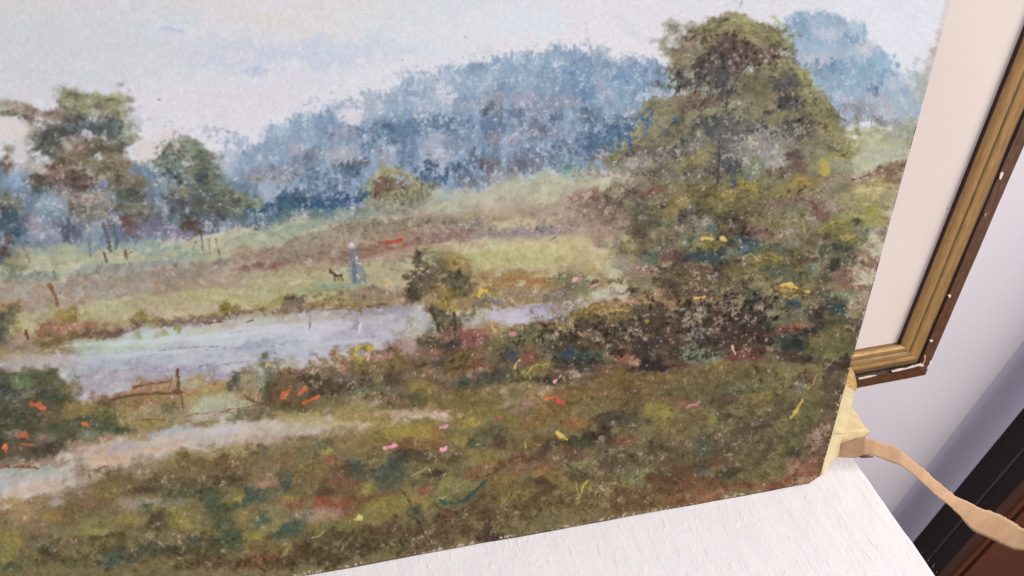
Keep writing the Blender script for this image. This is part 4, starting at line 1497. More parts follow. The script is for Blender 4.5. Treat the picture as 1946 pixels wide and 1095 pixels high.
e 1180 380 80 80 0 3c3430 1 .6
e 1300 330 130 100 0 604c3c 1 .7
e 1250 450 90 80 0 64483c 1 .6
e 1330 500 110 80 0 4c3c34 1 .6
e 1400 240 130 80 0 4f443a 1 .7
e 1550 200 70 60 0 787468 .8 .8
e 1650 230 80 90 0 5a4438 1 .7
e 1650 350 90 70 0 74584c .9 .8
e 1500 400 120 90 0 4e5650 1 .6
e 1560 370 60 150 5 38484c .9 .5
e 1480 530 120 60 0 687468 .9 .6
e 1430 580 60 30 0 849084 .8 .6
e 1800 280 150 110 0 463a34 1 .6
e 1700 450 120 80 0 44342e 1 .6
e 1880 330 80 110 0 2e2a2e 1 .5
e 1880 420 80 60 0 4c3a32 1 .6
e 1640 540 130 50 0 54503c 1 .4
l d8a498 14 .9 .4 1755 480 1765 515 1775 540
e 1850 560 150 40 0 6c3c34 1 .5
e 1760 570 70 30 0 7c443c 1 .5
e 170 550 90 60 -30 7c4c3c 1 .4
e 70 540 60 50 0 3c4850 1 .4
l 243858 30 .9 .3 500 530 520 540
e 450 560 120 60 0 364448 1 .5
e 640 590 130 60 0 304440 1 .5
e 720 570 60 50 0 4c6448 .9 .6
e 300 590 60 40 -30 74743c 1 .4
l c8b454 10 .9 .3 75 650 90 600 120 590
l c8b048 10 .9 .3 170 690 210 640 250 625
l b0a040 9 .9 .3 270 640 320 610
e 180 680 130 40 0 787034 1 .4
e 100 690 60 50 0 808044 1 .4
e 350 650 80 30 0 8c7c64 .8 .7
e 150 740 150 30 0 3c3c2c 1 .5
e 320 740 80 30 0 302c24 1 .5
e 30 690 40 60 0 4c5448 1 .4
e 480 700 150 80 0 4c4234 1 .6
e 540 680 80 60 0 947c68 .8 .8
e 600 620 120 40 0 46403c 1 .6
e 740 680 100 40 0 5c4c40 1 .6
l d488a0 20 1 .35 380 750 405 725 425 705
e 330 790 15 30 0 c8b8a4 .9 .5
e 400 790 100 26 0 94846c .8 .7
e 900 660 200 40 0 6c4c38 1 .5
e 1150 640 150 40 0 322c2c 1 .6
e 1350 610 110 40 0 5c4030 1 .5
e 150 800 180 50 0 8c7c58 1 .4
e 90 850 110 60 0 6c7048 1 .4
e 250 860 130 50 0 8c7444 1 .4
e 470 850 150 60 -5 7c5a3c 1 .4
e 900 740 300 50 0 70542c 1 .4
e 1250 720 300 50 -3 6e5c34 1 .4
e 1600 650 250 50 -5 70603a 1 .4
e 1650 600 60 40 0 887834 .9 .4
e 1880 680 120 50 0 6c5c38 1 .4
e 700 830 250 60 0 745c34 1 .4
e 1080 810 200 60 0 6c5a34 1 .4
e 940 850 50 50 0 5a4034 1 .5
e 1400 780 180 50 0 60583a 1 .4
e 1560 810 150 40 -12 4c5440 1 .5
e 1250 870 180 50 0 70503c 1 .5
e 1230 870 40 26 0 a08074 .7 .8
e 1750 760 110 60 0 56563c 1 .4
e 1880 780 90 60 0 5f6840 1 .4
e 1700 870 140 60 0 50503a 1 .5
e 1900 880 80 80 0 6c6a3c 1 .4
e 1550 900 150 60 0 6c6444 1 .4
l c47480 24 .9 .4 1410 960 1440 930 1490 928
e 1400 910 90 50 0 84544a .9 .4
l e46030 24 1 .15 330 880 370 878
l d83c30 30 1 .15 400 900 430 915 460 930
l b05040 14 .8 .4 420 830 425 870
e 160 930 60 30 -30 b07c84 1 .35
e 90 960 60 26 -20 94747c .8 .4
e 510 970 30 60 5 9c9434 1 .4
e 350 960 180 70 0 785c34 1 .4
e 750 930 250 60 0 6c5c34 1 .4
e 900 970 50 24 -30 a07c78 .8 .4
e 850 1020 130 60 0 44443c 1 .5
e 700 1060 130 40 0 443c34 1 .5
e 1000 990 130 60 0 564e3c 1 .4
e 1200 1000 130 80 0 8a843c 1 .4
e 1150 1060 130 40 0 787438 1 .4
e 1560 1030 80 40 0 8c8c3c 1 .4
e 1400 1040 110 60 0 6c5c3c 1 .4
e 1750 1020 120 60 0 64603c 1 .4
e 200 1040 150 50 0 7c6034 1 .4
e 550 1060 130 40 0 885c34 1 .4
e 30 1050 50 40 0 847c38 1 .4
T 1240 540 4.054
e 350 50 130 60 0 584a3c .9 .8
e 520 30 60 50 0 706c50 1 .3
e 600 120 90 110 0 6c5c4c .9 .8
e 780 90 110 60 0 5c6044 1 .4
e 760 140 60 30 -25 2c3434 1 .4
e 750 190 90 50 0 787060 .8 .8
e 900 130 70 60 0 5c5044 .9 .6
e 1000 130 90 80 0 6c6850 .9 .7
e 1080 40 120 40 10 a88c38 .9 .6
l d0ac38 20 .9 .4 970 10 1060 10 1130 30 1205 60
e 1110 140 50 40 0 244868 1 .35
e 1050 210 60 50 0 6c7050 .9 .5
l a09c58 8 .9 .2 1020 245 1060 205
e 1300 90 90 50 0 4c443c .9 .7
e 1200 80 60 60 0 5c483c .9 .5
e 1500 40 130 40 0 845c4c .9 .5
e 1470 90 130 50 0 748068 1 .4
e 1550 150 80 60 0 948c78 .9 .7
e 1620 100 50 80 15 a09078 .8 .7
e 1420 200 100 60 0 3c4440 1 .5
e 1440 220 40 50 0 2c4850 .9 .4
e 1250 220 90 80 0 3c302c 1 .5
e 1500 260 110 50 0 4e5448 1 .5
e 1620 260 40 50 15 5c5450 .9 .5
e 1150 260 60 70 0 6c6c64 .8 .7
e 1000 270 130 60 0 5f6048 1 .4
e 780 280 130 90 0 3c3030 1 .6
e 900 350 60 50 0 3c5048 .9 .4
e 880 400 90 70 0 2c2628 1 .5
e 700 400 110 80 0 483430 1 .6
e 1080 340 120 40 -5 7c5038 1 .5
e 1140 350 60 40 -30 94704c .9 .4
e 1000 370 110 35 -8 643c34 1 .5
e 1320 320 120 50 0 4c4838 1 .4
e 1200 360 130 22 -22 2f3230 1 .35
e 1250 400 60 30 0 3c3028 1 .4
e 1450 360 130 50 -10 605c38 1 .4
e 1550 350 60 60 0 4c3c38 1 .5
e 1250 450 200 50 -10 6c683c 1 .35
e 1450 430 160 60 0 646040 1 .4
e 1350 520 200 60 0 5c5c38 1 .4
e 1500 530 100 60 0 585c3c 1 .4
e 1000 440 110 40 -25 2e3c38 1 .4
e 1050 490 130 50 -30 2c3838 1 .4
e 930 470 60 40 0 5c5c48 1 .5
e 850 490 50 20 10 b0948c .7 .8
l c8a090 16 .8 .5 625 480 632 520 640 545
e 780 540 150 50 0 68382f 1 .5
e 640 570 80 30 0 74443c 1 .5
e 700 470 120 40 0 503c34 1 .6
e 400 550 150 50 0 647060 .9 .6
e 950 560 160 50 0 504438 1 .5
e 880 580 60 60 -30 706c44 1 .4
e 1150 590 150 40 0 463c34 1 .5
e 1350 640 60 130 15 7c8050 1 .35
e 1380 620 70 50 0 4a4038 1 .5
e 1480 620 70 60 0 44382e 1 .4
l 989088 5 .7 .5 1340 650 1370 620 1410 625
e 1000 690 200 60 -5 707048 1 .35
e 1050 740 90 50 0 7c8050 1 .4
e 750 700 200 60 -5 5c5438 1 .4
e 500 700 200 60 0 645a38 1 .4
e 1150 740 90 50 0 6c5044 .9 .5
e 1100 790 60 50 0 4c5c5c .9 .5
e 1160 790 50 30 0 8c8c80 .8 .8
e 1380 730 70 90 20 4c4034 1 .4
e 1430 800 60 120 15 5c4c40 1 .5
e 1400 900 60 100 0 484038 1 .5
e 850 850 130 60 -20 84783c 1 .4
e 750 770 180 50 -10 606448 1 .4
e 600 820 150 50 -10 4c5844 1 .5
e 250 820 250 50 -5 5c5438 1 .4
e 960 890 70 50 0 4c443c .9 .5
e 1020 830 60 40 40 6c6838 .9 .4
l c0a83c 26 1 .4 1070 1030 1110 980 1150 900
l b8a044 12 .9 .4 1200 810 1240 770 1270 690
e 1200 950 80 90 0 545c3c 1 .4
e 1300 930 80 90 0 4f5038 1 .4
e 1250 1040 100 60 0 60683c 1 .4
e 850 960 60 90 30 6c6838 .9 .4
e 900 1000 110 60 0 54483a 1 .5
e 700 960 130 60 0 585038 1 .4
e 550 1000 80 70 0 4c4c40 .9 .4
e 600 880 110 50 0 4c403c .9 .6
e 1000 1060 50 40 0 7c843c .9 .4
e 1350 1020 60 80 0 5c4c44 .9 .8
e 1380 1070 60 40 0 6a4444 .9 .6
l 302420 12 .9 .2 1465 830 1440 940 1405 1060
T 0 810 4.054
e 100 60 130 60 0 3c4438 1 .4
e 80 50 60 40 0 8c8c80 .7 .8
e 30 200 90 60 0 3c2c24 1 .4
l b85a38 40 .9 .4 155 70 200 75
l e0602c 28 1 .2 28 160 45 170
l b4583a 30 .9 .4 180 140 230 150
e 420 60 110 60 0 3c5440 1 .4
e 700 40 160 50 0 4c5c48 1 .4
e 900 30 120 30 0 34503c 1 .4
e 650 60 60 30 0 708c80 .9 .4
e 320 90 80 40 0 807068 .9 .5
e 370 180 130 60 0 3f3434 1 .4
e 120 190 110 60 0 5c5040 1 .5
e 150 270 150 40 0 80746c .8 .8
l 7c4834 24 .9 .4 30 320 150 315 290 320
e 60 330 110 30 0 6c4c40 1 .4
e 400 260 110 40 0 84746c .9 .5
e 560 150 60 60 0 84706c .9 .5
e 800 105 100 26 -5 94786c .9 .6
e 1050 70 110 30 0 98855c .9 .5
e 1500 90 450 70 -3 b8aca0 1 .3
e 1300 30 200 30 -8 a8a8ac .9 .4
e 1700 30 250 40 -3 bcb4b4 1 .3
e 900 200 350 70 -3 c0a48c 1 .2
e 780 280 120 26 0 c8a88c 1 .2
e 700 180 110 50 0 b89c90 1 .2
e 950 150 110 40 -20 b0a4a0 .9 .3
e 1250 190 180 35 -3 c0a898 1 .3
e 1250 250 180 60 0 a09488 .9 .3
e 300 370 300 60 -5 b4b0a8 1 .3
e 100 420 180 80 -5 b0acac 1 .2
e 350 450 200 90 -5 bca898 1 .2
e 250 350 200 30 -3 a4a89c .9 .3
e 600 320 60 110 0 887c74 1 .3
e 500 430 30 90 0 8c8074 .8 .4
e 600 430 80 60 0 a09488 .9 .3
e 750 370 100 60 0 b09c90 .9 .3
l 6c5c50 9 .9 .2 680 350 750 335 830 315
l 5c4c44 18 .8 .3 680 370 700 400
e 900 330 130 40 0 887c70 .9 .5
e 1380 270 260 60 -5 84804c 1 .35
e 1050 350 180 50 -5 807464 .9 .4
e 1700 220 250 60 -8 8c805c .9 .4
e 1880 180 120 40 -8 a09468 .9 .4
e 1500 300 180 60 0 6c6038 1 .5
e 1800 290 180 60 0 6c5438 1 .5
e 1300 410 250 60 0 66543c 1 .5
e 950 430 200 70 0 6c5c40 1 .4
e 1650 400 150 60 0 605440 1 .7
e 1800 400 150 60 0 5c4c3c 1 .8
e 1150 480 250 40 -3 4c4034 1 .4
e 1350 450 180 50 0 54543c 1 .4
e 1500 500 180 50 0 46523c 1 .4
e 700 520 130 70 0 78694a 1 .4
e 620 500 110 40 0 7f706c .9 .4
e 850 520 160 60 0 7c6c40 1 .35
e 700 600 200 60 0 745c40 1 .35
e 150 600 200 60 0 a88c60 1 .3
e 300 570 110 60 0 8c7458 .9 .4
e 420 590 50 24 -10 a8a09c .9 .3
e 400 690 110 40 0 a48040 1 .3
e 150 680 160 50 0 a08868 1 .3
l e0a040 10 1 .1 190 695 198 715
l a06c50 20 .8 .4 0 670 40 660
e 550 700 130 60 0 70603c 1 .3
e 1030 590 120 50 0 8c867c 1 .3
e 1200 575 130 30 -5 96908a 1 .4
e 1350 570 180 30 0 74746c .9 .4
e 1155 640 50 40 30 2f4f40 1 .4
e 1350 650 160 40 0 848044 1 .5
e 1000 720 150 60 0 84803c 1 .35
e 1250 740 110 60 0 4c4434 1 .5
e 1450 740 130 60 0 84843c 1 .4
e 800 740 180 50 0 787440 1 .3
e 700 810 180 40 0 848844 1 .4
e 400 790 180 50 0 787458 1 .3
e 250 760 160 50 0 846c58 .9 .4
e 100 750 110 50 0 807850 .9 .4
e 80 870 90 90 0 8c843c 1 .3
l a88c30 20 .9 .3 110 880 150 910
e 30 1000 60 90 0 7c843c 1 .4
e 100 1070 110 40 0 44583c 1 .4
e 300 880 160 50 0 645c40 1 .4
e 420 940 130 80 0 403e2c 1 .6
e 280 900 60 40 0 74746c .7 .8
e 560 890 130 40 0 6c5c4c .9 .4
e 850 880 220 40 0 54502c 1 .35
e 700 950 200 50 -5 6f6a3c 1 .35
e 550 1040 180 50 0 545438 1 .4
e 320 1030 130 50 0 54502c 1 .4
e 900 970 130 40 0 484c38 1 .4
e 1000 1010 130 60 0 404c40 1 .4
e 850 1040 90 50 0 345454 1 .4
e 1120 960 90 50 0 34504c 1 .4
e 1150 860 60 40 0 a0906c .9 .6
e 1250 900 90 60 0 6c6c5c .9 .8
e 1400 870 110 60 0 7c6c58 .8 .8
e 1330 960 150 60 0 343c2c 1 .6
e 1550 880 110 60 0 34504f 1 .6
e 1600 800 130 50 0 786c44 1 .5
e 1650 600 60 130 0 3f543c 1 .5
e 1720 700 60 110 0 46543c 1 .5
e 1800 870 90 80 0 34543e 1 .5
e 1700 960 150 60 0 484c38 1 .5
e 1560 700 60 60 0 6c6c4c 1 .4
e 1820 540 80 50 -10 8c8840 1 .4
e 1850 600 80 30 0 34543f 1 .5
e 1920 500 40 60 0 304c44 1 .5
e 1860 680 80 60 0 847444 1 .4
e 1900 800 60 90 0 7c7044 1 .5
e 1900 1000 60 90 0 847848 1 .4
e 1450 1040 200 50 0 644c34 1 .5
e 1700 1050 200 40 0 5c4834 1 .5
e 1200 1050 160 40 0 6c643c 1 .4
T 480 810 4.054
e 300 20 300 30 -2 b0a694 1 .3
e 120 80 250 40 -4 b09c8c 1 .3
e 700 40 150 40 0 8c8060 .9 .5
e 60 190 80 60 0 605448 1 .4
e 200 200 130 60 0 7c7450 1 .4
e 500 140 110 50 0 4f5c48 1 .4
e 350 130 160 50 0 7c7450 1 .4
e 570 185 50 34 0 a8a43c 1 .3
e 800 130 180 60 0 847048 1 .4
e 1100 50 200 60 0 9c9040 1 .35
e 1300 40 130 50 0 a08c34 1 .35
e 1000 130 130 40 0 846a44 1 .4
l e08028 10 1 .2 1015 105 1020 125
l f088a8 26 1 .15 1020 170 1060 168 1115 158
l f090b0 28 1 .1 1460 172 1485 172
l d888a0 20 1 .3 1450 5 1495 0
e 1420 100 70 60 -30 94582f 1 .35
e 1200 150 200 40 0 7c5c38 1 .4
e 1650 80 200 60 0 84783c 1 .35
e 1750 130 80 30 0 3c4c3c 1 .4
e 1850 60 100 60 0 50543c 1 .4
e 1900 110 50 40 0 4c3834 1 .4
e 1450 240 200 60 0 645c38 1 .4
e 1250 230 200 40 -5 463e30 1 .5
e 1600 230 110 50 0 544838 1 .4
e 1780 230 130 80 0 7c743c 1 .35
e 900 240 130 60 0 706440 1 .4
e 740 310 60 70 0 2c484c 1 .4
e 700 340 60 50 0 4a4030 .9 .4
e 870 370 130 60 0 4a4a3c 1 .4
e 1040 370 140 90 0 3c4e48 1 .35
e 1080 290 80 60 0 3c4c4c 1 .4
e 1000 450 160 50 0 505848 1 .35
e 100 380 130 80 0 7c6a50 1 .4
e 100 435 80 26 0 a87868 1 .35
l b07c70 14 .8 .3 200 310 205 350
e 280 290 60 50 0 7c543c 1 .35
e 280 430 50 80 0 44544c 1 .4
l 2f5050 14 .9 .3 290 400 285 450 250 510
e 50 510 90 60 0 2f5050 1 .4
e 180 520 110 40 0 5c6450 1 .35
e 590 280 50 60 30 8c4a3c 1 .35
e 530 330 90 40 -15 84603c 1 .4
e 420 330 130 80 0 74683c 1 .35
e 600 420 130 60 0 6c4a38 1 .4
e 520 480 90 60 0 4c3828 1 .4
e 400 430 110 60 0 6c5c38 1 .4
e 860 480 80 45 -10 94903c 1 .3
e 750 450 80 40 0 705038 1 .4
e 700 510 110 40 0 6c5438 1 .4
e 280 555 70 24 0 a08030 1 .3
e 300 610 200 40 -3 845038 1 .35
e 520 590 70 50 -10 9c4434 1 .4
e 660 580 100 50 -5 8c4430 1 .35
e 850 600 130 40 -10 74442e 1 .35
e 1000 530 180 30 -8 6c4430 1 .35
e 150 620 110 50 0 7c7c58 .9 .4
e 580 690 160 55 -5 9c7c70 1 .3
e 380 690 110 40 0 88887c .8 .7
l c8c060 40 1 .2 790 710 835 700
e 750 680 60 40 0 84502c 1 .35
e 100 720 130 60 0 7c7c48 1 .4
e 250 780 130 50 -30 34544c 1 .5
e 350 850 90 40 0 2f544c 1 .4
e 30 700 60 50 0 3c5c50 1 .4
e 30 820 50 40 0 8c8c34 1 .3
e 540 770 50 60 10 8a8c40 1 .35
l a0a458 10 .9 .2 460 860 510 850 560 800
e 600 780 180 60 -10 6a6a3c 1 .3
e 1050 600 180 80 -15 84803a 1 .3
e 900 680 180 60 -10 7c743c 1 .3
e 1250 560 70 60 0 94784a 1 .35
e 1330 620 80 30 40 8c8c3c .9 .3
e 1190 460 60 60 0 7c7848 1 .35
l 8c9c58 12 .8 .3 1240 380 1320 340 1350 320
e 1350 420 150 60 0 5e5c3c 1 .35
e 1340 490 80 26 5 8c4c3c 1 .3
e 1430 370 80 45 0 3c3428 1 .6
l dcccc0 7 .9 .5 1370 330 1385 370
l dcccc0 7 .9 .5 1480 380 1500 365
e 1490 490 50 110 15 8c9048 1 .3
l acac48 8 .9 .2 1500 440 1515 530 1470 570
e 1620 480 130 80 -20 7c7c50 1 .35
e 1450 560 110 50 -10 6c703c 1 .35
l 2c4c48 26 1 .3 1460 600 1560 600 1660 570 1720 500 1800 430
e 1770 340 130 60 -25 845c3c 1 .4
e 1900 410 80 24 0 a08430 1 .3
e 1850 480 100 60 0 74602f 1 .35
l 54382c 20 .8 .4 1800 400 1900 340 1946 300
e 1750 590 180 60 0 5f5838 1 .35
e 1300 700 110 60 0 584c38 1 .35
e 1240 640 60 40 0 3c4c3c .9 .4
e 1520 700 90 60 0 6c3c2c 1 .35
e 1380 760 150 60 0 6c6438 1 .35
e 1650 680 150 60 0 5c4c34 1 .4
e 1880 680 100 60 0 5a4430 1 .4
e 1080 800 230 60 0 4c3828 1 .35
e 800 850 180 60 0 58502f 1 .35
e 500 870 250 60 -5 4f4c34 1 .35
e 1300 870 50 40 0 7c7c3c 1 .3
e 1600 800 130 60 0 54402f 1 .35
e 1450 870 130 50 0 5c4c3a 1 .5
e 150 900 160 60 0 6c5c34 1 .4
e 260 980 26 80 5 8c8c3c 1 .3
e 100 1030 150 60 0 743c2c 1 .4
e 450 980 200 60 0 4f3828 1 .4
e 800 950 200 50 -5 46442c 1 .5
e 650 1030 150 40 -10 443c30 1 .6
e 50 1070 80 30 0 886034 1 .4
l a09c78 10 .8 .5 680 980 700 920 760 870
l a0a088 7 .8 .6 820 970 860 990
e 1080 920 130 40 -10 54603c .8 .6
e 1800 750 100 90 10 382824 1 .6
e 1880 850 80 60 0 3a2c24 .9 .6
l 33281e 9 1 .1 1145 490 1190 560 1225 620
l 33281e 9 1 .1 1258 700 1290 770 1325 845
l 33281e 7 .9 .1 1340 860 1370 885
T 960 700 4.054
e 100 780 110 60 0 785438 1 .4
e 200 700 200 50 -5 603c30 1 .4
e 60 680 90 30 -20 6c3430 1 .4
l e0d048 10 1 .2 150 560 155 610
l d8b838 24 1 .3 405 490 440 520 475 550
e 250 560 160 60 -10 6a5430 1 .4
e 440 560 100 30 -10 3c3424 1 .5
e 580 550 90 60 0 2c3c2c 1 .4
e 740 520 110 70 0 342c28 1 .5
e 860 400 130 50 0 3c3c38 1 .5
e 980 430 110 60 0 54543c 1 .5
e 330 640 50 60 0 38383c 1 .4
e 500 660 150 60 0 5c3c34 1 .4
e 430 720 110 40 20 74645c .7 .8
e 330 800 130 60 0 7f5038 1 .4
e 250 830 50 40 0 9c7444 .9 .4
e 920 560 110 60 0 744438 1 .5
e 700 690 40 40 0 a0886c .7 .8
e 1100 560 160 60 0 6c6440 1 .4
e 880 680 200 60 0 5f5640 1 .5
e 1100 650 160 40 0 6c705c .9 .6
e 1090 645 50 30 0 98a090 .8 .7
e 1270 630 80 40 0 44443c .9 .5
e 1350 600 50 110 0 745440 1 .4
e 1250 740 180 50 0 5c483c 1 .5
e 620 740 130 50 0 747450 .9 .5
e 900 780 200 60 0 483c38 1 .5
e 700 800 40 30 0 c09c8c .8 .7
l 3c3028 12 .7 .5 460 730 560 790 680 860
e 1000 830 180 60 -5 606a4c 1 .6
e 1180 840 110 60 0 64703c 1 .4
e 400 860 150 60 0 746434 1 .4
e 100 900 150 60 0 6c6030 1 .4
e 260 920 110 70 0 50342c 1 .4
e 80 990 180 40 -20 84803a .9 .4
e 600 830 110 40 0 5c4c38 1 .4
l b0ac38 14 1 .35 545 870 550 930 570 1000
l b0ac38 14 1 .35 570 990 600 910 640 860
l 98983c 12 .9 .4 650 880 655 940
e 700 960 110 60 0 60603c 1 .6
e 710 930 30 40 0 c0b8ac .8 .8
e 870 930 100 50 -10 80843c 1 .4
e 850 920 40 26 0 98a058 .9 .4
e 1050 960 180 60 0 584030 1 .4
e 1230 950 60 80 -25 7a7038 1 .4
e 1330 870 110 90 0 5c3428 1 .5
e 1350 850 90 50 0 8c6c5c .6 .9
e 1430 920 130 50 0 6c3c2c 1 .4
e 1330 1010 250 40 -10 7c4c34 1 .5
e 1000 1050 250 40 -5 604030 1 .5
e 500 1060 250 40 0 6c5c34 1 .4
e 350 1030 150 40 0 6c6434 1 .4
e 150 1060 180 40 0 5c442e 1 .5
e 1500 650 90 90 0 344840 1 .5
e 1520 770 50 60 0 24404c 1 .4
e 1660 720 150 60 0 5c3c30 1 .5
e 1650 640 130 60 0 443834 1 .6
e 1720 820 130 60 -10 34382c 1 .4
e 1880 700 110 60 0 60603c 1 .4
e 1900 640 60 60 0 6c605c .8 .8
e 1600 880 200 50 -10 605a38 1 .4
e 1880 840 110 50 0 5c5c38 1 .4
e 1500 560 110 50 0 54543c 1 .5
e 1700 540 130 50 0 4c4438 1 .6
e 1900 480 80 50 0 3c3434 1 .5
e 1530 970 110 30 -15 905c48 .9 .5
e 1720 930 180 26 -15 8a5a44 .9 .5
e 1430 600 60 50 0 6a604c .9 .7
T 1240 660 4.054
e 1000 470 80 80 0 4c4434 1 .5
e 1150 590 180 60 0 5a5c38 1 .4
e 820 600 110 50 -15 54484a .8 .7
e 750 640 130 40 -20 302a28 1 .5
e 650 720 150 60 0 544840 1 .5
e 950 700 180 60 0 5c5840 1 .5
e 900 800 80 60 0 2f2828 1 .5
e 1100 740 120 80 0 585c38 1 .4
e 1050 820 130 50 0 58542f 1 .4
e 1100 820 70 45 0 34302c 1 .4
e 400 740 60 50 0 34443c 1 .5
e 380 830 60 70 0 344440 1 .4
e 370 940 50 50 0 2c4850 1 .4
e 500 890 120 50 0 603c30 1 .5
e 590 960 130 50 -15 303428 1 .35
e 820 900 80 35 -25 38342a 1 .35
e 720 870 110 60 0 585430 1 .35
e 950 920 150 60 -10 5c5a34 1 .35
e 1180 900 110 60 0 54483a 1 .5
e 1230 800 60 60 0 6f5c50 .9 .7
e 1300 700 70 70 0 5c4c44 .9 .6
e 1270 900 60 90 20 744c44 1 .6
e 1150 970 130 40 -15 8c4c44 1 .5
e 1100 920 50 50 30 a07068 .8 .8
e 1000 1040 250 40 -10 844c3c 1 .4
e 1150 1030 110 24 -12 a88478 .7 .8
e 720 1060 180 30 -10 74442f 1 .5
e 150 1020 200 60 0 543428 1 .6
e 400 1060 160 30 -8 6c4030 1 .5
e 120 740 110 60 0 60543c 1 .4
e 100 810 150 50 0 44443a 1 .5
e 1330 640 50 40 0 94806c .7 .8
e 1260 700 40 60 20 ac8c84 .6 .9
e 1350 780 40 110 15 4c3c38 .9 .5
T 0 0 1
c 148 205 62 34 -5 9c9a72 7f7e62 5d6458 .7
c 205 225 40 40 25 a09f78 838062 626c62 .6
c 95 225 60 28 5 9a8a72 7e6654 5a564c .55
c 150 305 75 30 0 8c7e60 75614e 57504a .5
c 205 330 75 45 5 9a8c68 7b6f54 5d5448 .6
c 120 350 60 30 0 94705a 7a5c4c 5a4c48 .45
c 255 400 55 30 15 7c7c62 68685a 55545a .5
c 350 292 58 34 5 86907a 6c745e 505a52 .7
c 310 320 45 26 -10 8a9484 6f7d6c 566062 .5
c 385 345 70 40 12 7e8268 656c5c 4e5658 .6
c 440 385 62 42 25 828668 666d5c 50585a .6
c 395 410 65 36 0 6a7068 585c5a 484c54 .5
c 743 382 62 60 0 a49c72 85825f 6a6c58 .72
c 1400 78 108 60 0 a8a064 847a54 605040 .62
c 1300 125 70 34 -15 9a8c66 7a6c52 5c5248 .5
c 1460 95 60 50 20 928a60 766c50 5c5044 .4
c 1320 165 90 28 0 76745f 635d52 4e4a48 .35
c 1488 150 72 38 12 9f9a66 7f7654 5c544a .62
c 1545 195 60 45 25 9c9660 7c7250 5f5646 .6
c 1590 265 45 50 35 a29a60 857a50 645a44 .55
c 1290 205 85 28 -10 908c6a 776e56 5a5048 .55
c 1240 235 90 38 -22 9c9868 7f7656 605846 .62
c 1360 225 90 36 -5 96906e 7b7258 5a544a .45
c 1200 275 90 36 -22 98926a 7e755a 625a4c .55
c 1460 230 75 38 0 8c865f 726a4e 5a5244 .45
c 1330 300 80 32 -5 a2945a 837852 655c48 .5
c 1310 345 90 36 -12 948a5c 776c4c 584e40 .45
c 1430 355 90 38 0 a89648 80733f 5c5238 .45
c 1290 385 80 40 -15 968848 75693f 544a38 .45
c 1520 365 70 36 -5 a8964a 857640 64583c .4
c 1400 400 100 40 0 8e8248 71673e 544b36 .45
c 1220 400 60 44 0 888058 6c6248 504638 .45
c 1600 440 62 36 -10 948c48 787040 585240 .5
c 1360 462 75 34 0 8f8440 6e673c 4a4638 .5
c 1470 500 80 40 0 8c803c 6c6540 4c4838 .5
c 1240 480 70 44 0 756c50 5f5644 463e36 .4
c 1590 500 60 40 0 6f7050 565844 3e3e34 .45
c 1420 540 80 44 0 7c7444 605a40 45403a .4
c 1290 545 70 40 0 7c6c4c 5f543e 443a30 .4
c 1540 570 80 40 0 7a764c 5e5c44 423f38 .4
c 815 505 52 40 -10 857c50 665c44 4d4436 .5
c 860 510 45 40 20 a28c48 70673f 514a38 .5
c 845 555 55 34 0 988544 6f653f 504834 .5
c 1100 590 80 26 -12 9a8848 6f663c 4c4432 .45
c 1190 600 70 40 -5 84743f 5a5038 403830 .5
c 1090 520 40 24 0 8f8750 74704c 5f5a44 .5
c 1020 660 60 40 -5 7c7848 605c3e 46442f .4
c 900 690 80 34 -8 7c7444 625a3c 483f30 .4
c 700 700 70 44 0 847a4c 6a603f 4c4434 .4
c 610 700 50 40 0 8c7c60 6c5c4a 4c4038 .35
c 70 735 75 34 0 74805a 545c44 3c4438 .4
c 30 790 60 40 0 606850 48503c 343c34 .4
T 0 0 1.0001
m 1395 105 60 30 0 63524a .75 .8
m 1370 125 45 20 0 5c4c46 .7 .8
m 1440 110 35 22 0 6a5448 .6 .8
m 1330 155 60 20 0 5e5a54 .7 .9
m 1375 150 14 40 0 55504e .8 .6
m 1488 160 26 14 0 5f5a55 .8 .3
m 1500 200 45 14 -8 4f4a4c .8 .5
m 1335 195 40 12 -15 6c564c .7 .5
m 1520 240 35 20 0 5c554e .7 .8
m 1372 230 60 12 0 5a5a56 .6 .7
m 1388 290 18 60 0 5a5a58 .75 .7
m 1440 270 60 30 0 96908a .6 .95
m 1420 250 60 18 0 6c665e .6 .9
m 1235 240 50 16 -35 94905f .6 .4
m 1200 262 40 10 -35 a09a68 .5 .4
m 1250 290 90 16 -8 77706a .7 .9
m 1170 320 80 20 -12 a0978a .6 .95
m 1190 355 60 20 -30 8d7f6c .6 .8
m 1110 375 50 16 -15 a07c6c .6 .6
m 1150 390 60 25 -30 7a6254 .7 .6
m 1060 430 120 30 -10 ac9680 .6 .5
m 1000 470 140 14 -5 c0b488 .7 .4
m 1010 440 60 8 -3 8a8288 .6 .5
m 1000 490 150 18 -3 b4b078 .6 .3
m 760 425 120 14 -3 93846a .6 .6
m 850 400 160 12 -5 b0a894 .6 .5
m 1000 365 150 14 -8 b4b09a .6 .4
m 640 455 120 12 -10 9a8876 .6 .5
m 300 545 200 10 -6 a29680 .5 .5
m 200 520 200 10 -5 9a9080 .5 .5
m 150 560 140 10 -4 ab9a84 .5 .5
m 500 540 180 12 -6 b0a67e .5 .4
m 350 570 200 12 -6 aea47c .5 .4
m 620 505 140 9 -6 a09078 .5 .5
m 1100 510 100 14 -5 b8aa82 .6 .5
m 870 470 100 8 -5 b8a684 .6 .5
m 560 385 40 14 -5 3c5878 .8 .6
m 650 375 50 14 -5 3a5a80 .8 .6
m 500 400 50 10 -10 466480 .7 .6
m 620 350 80 20 0 6680a0 .5 .7
m 730 250 70 20 0 6482a4 .55 .8
m 850 235 70 18 0 6a86a8 .5 .8
m 1190 240 60 18 -10 5c7898 .7 .7
m 1150 270 60 20 -20 56749a .6 .7
m 1060 290 60 20 0 6c7c96 .5 .8
m 830 320 60 20 0 54708f .6 .7
m 1000 150 80 25 0 92a8bc .5 .8
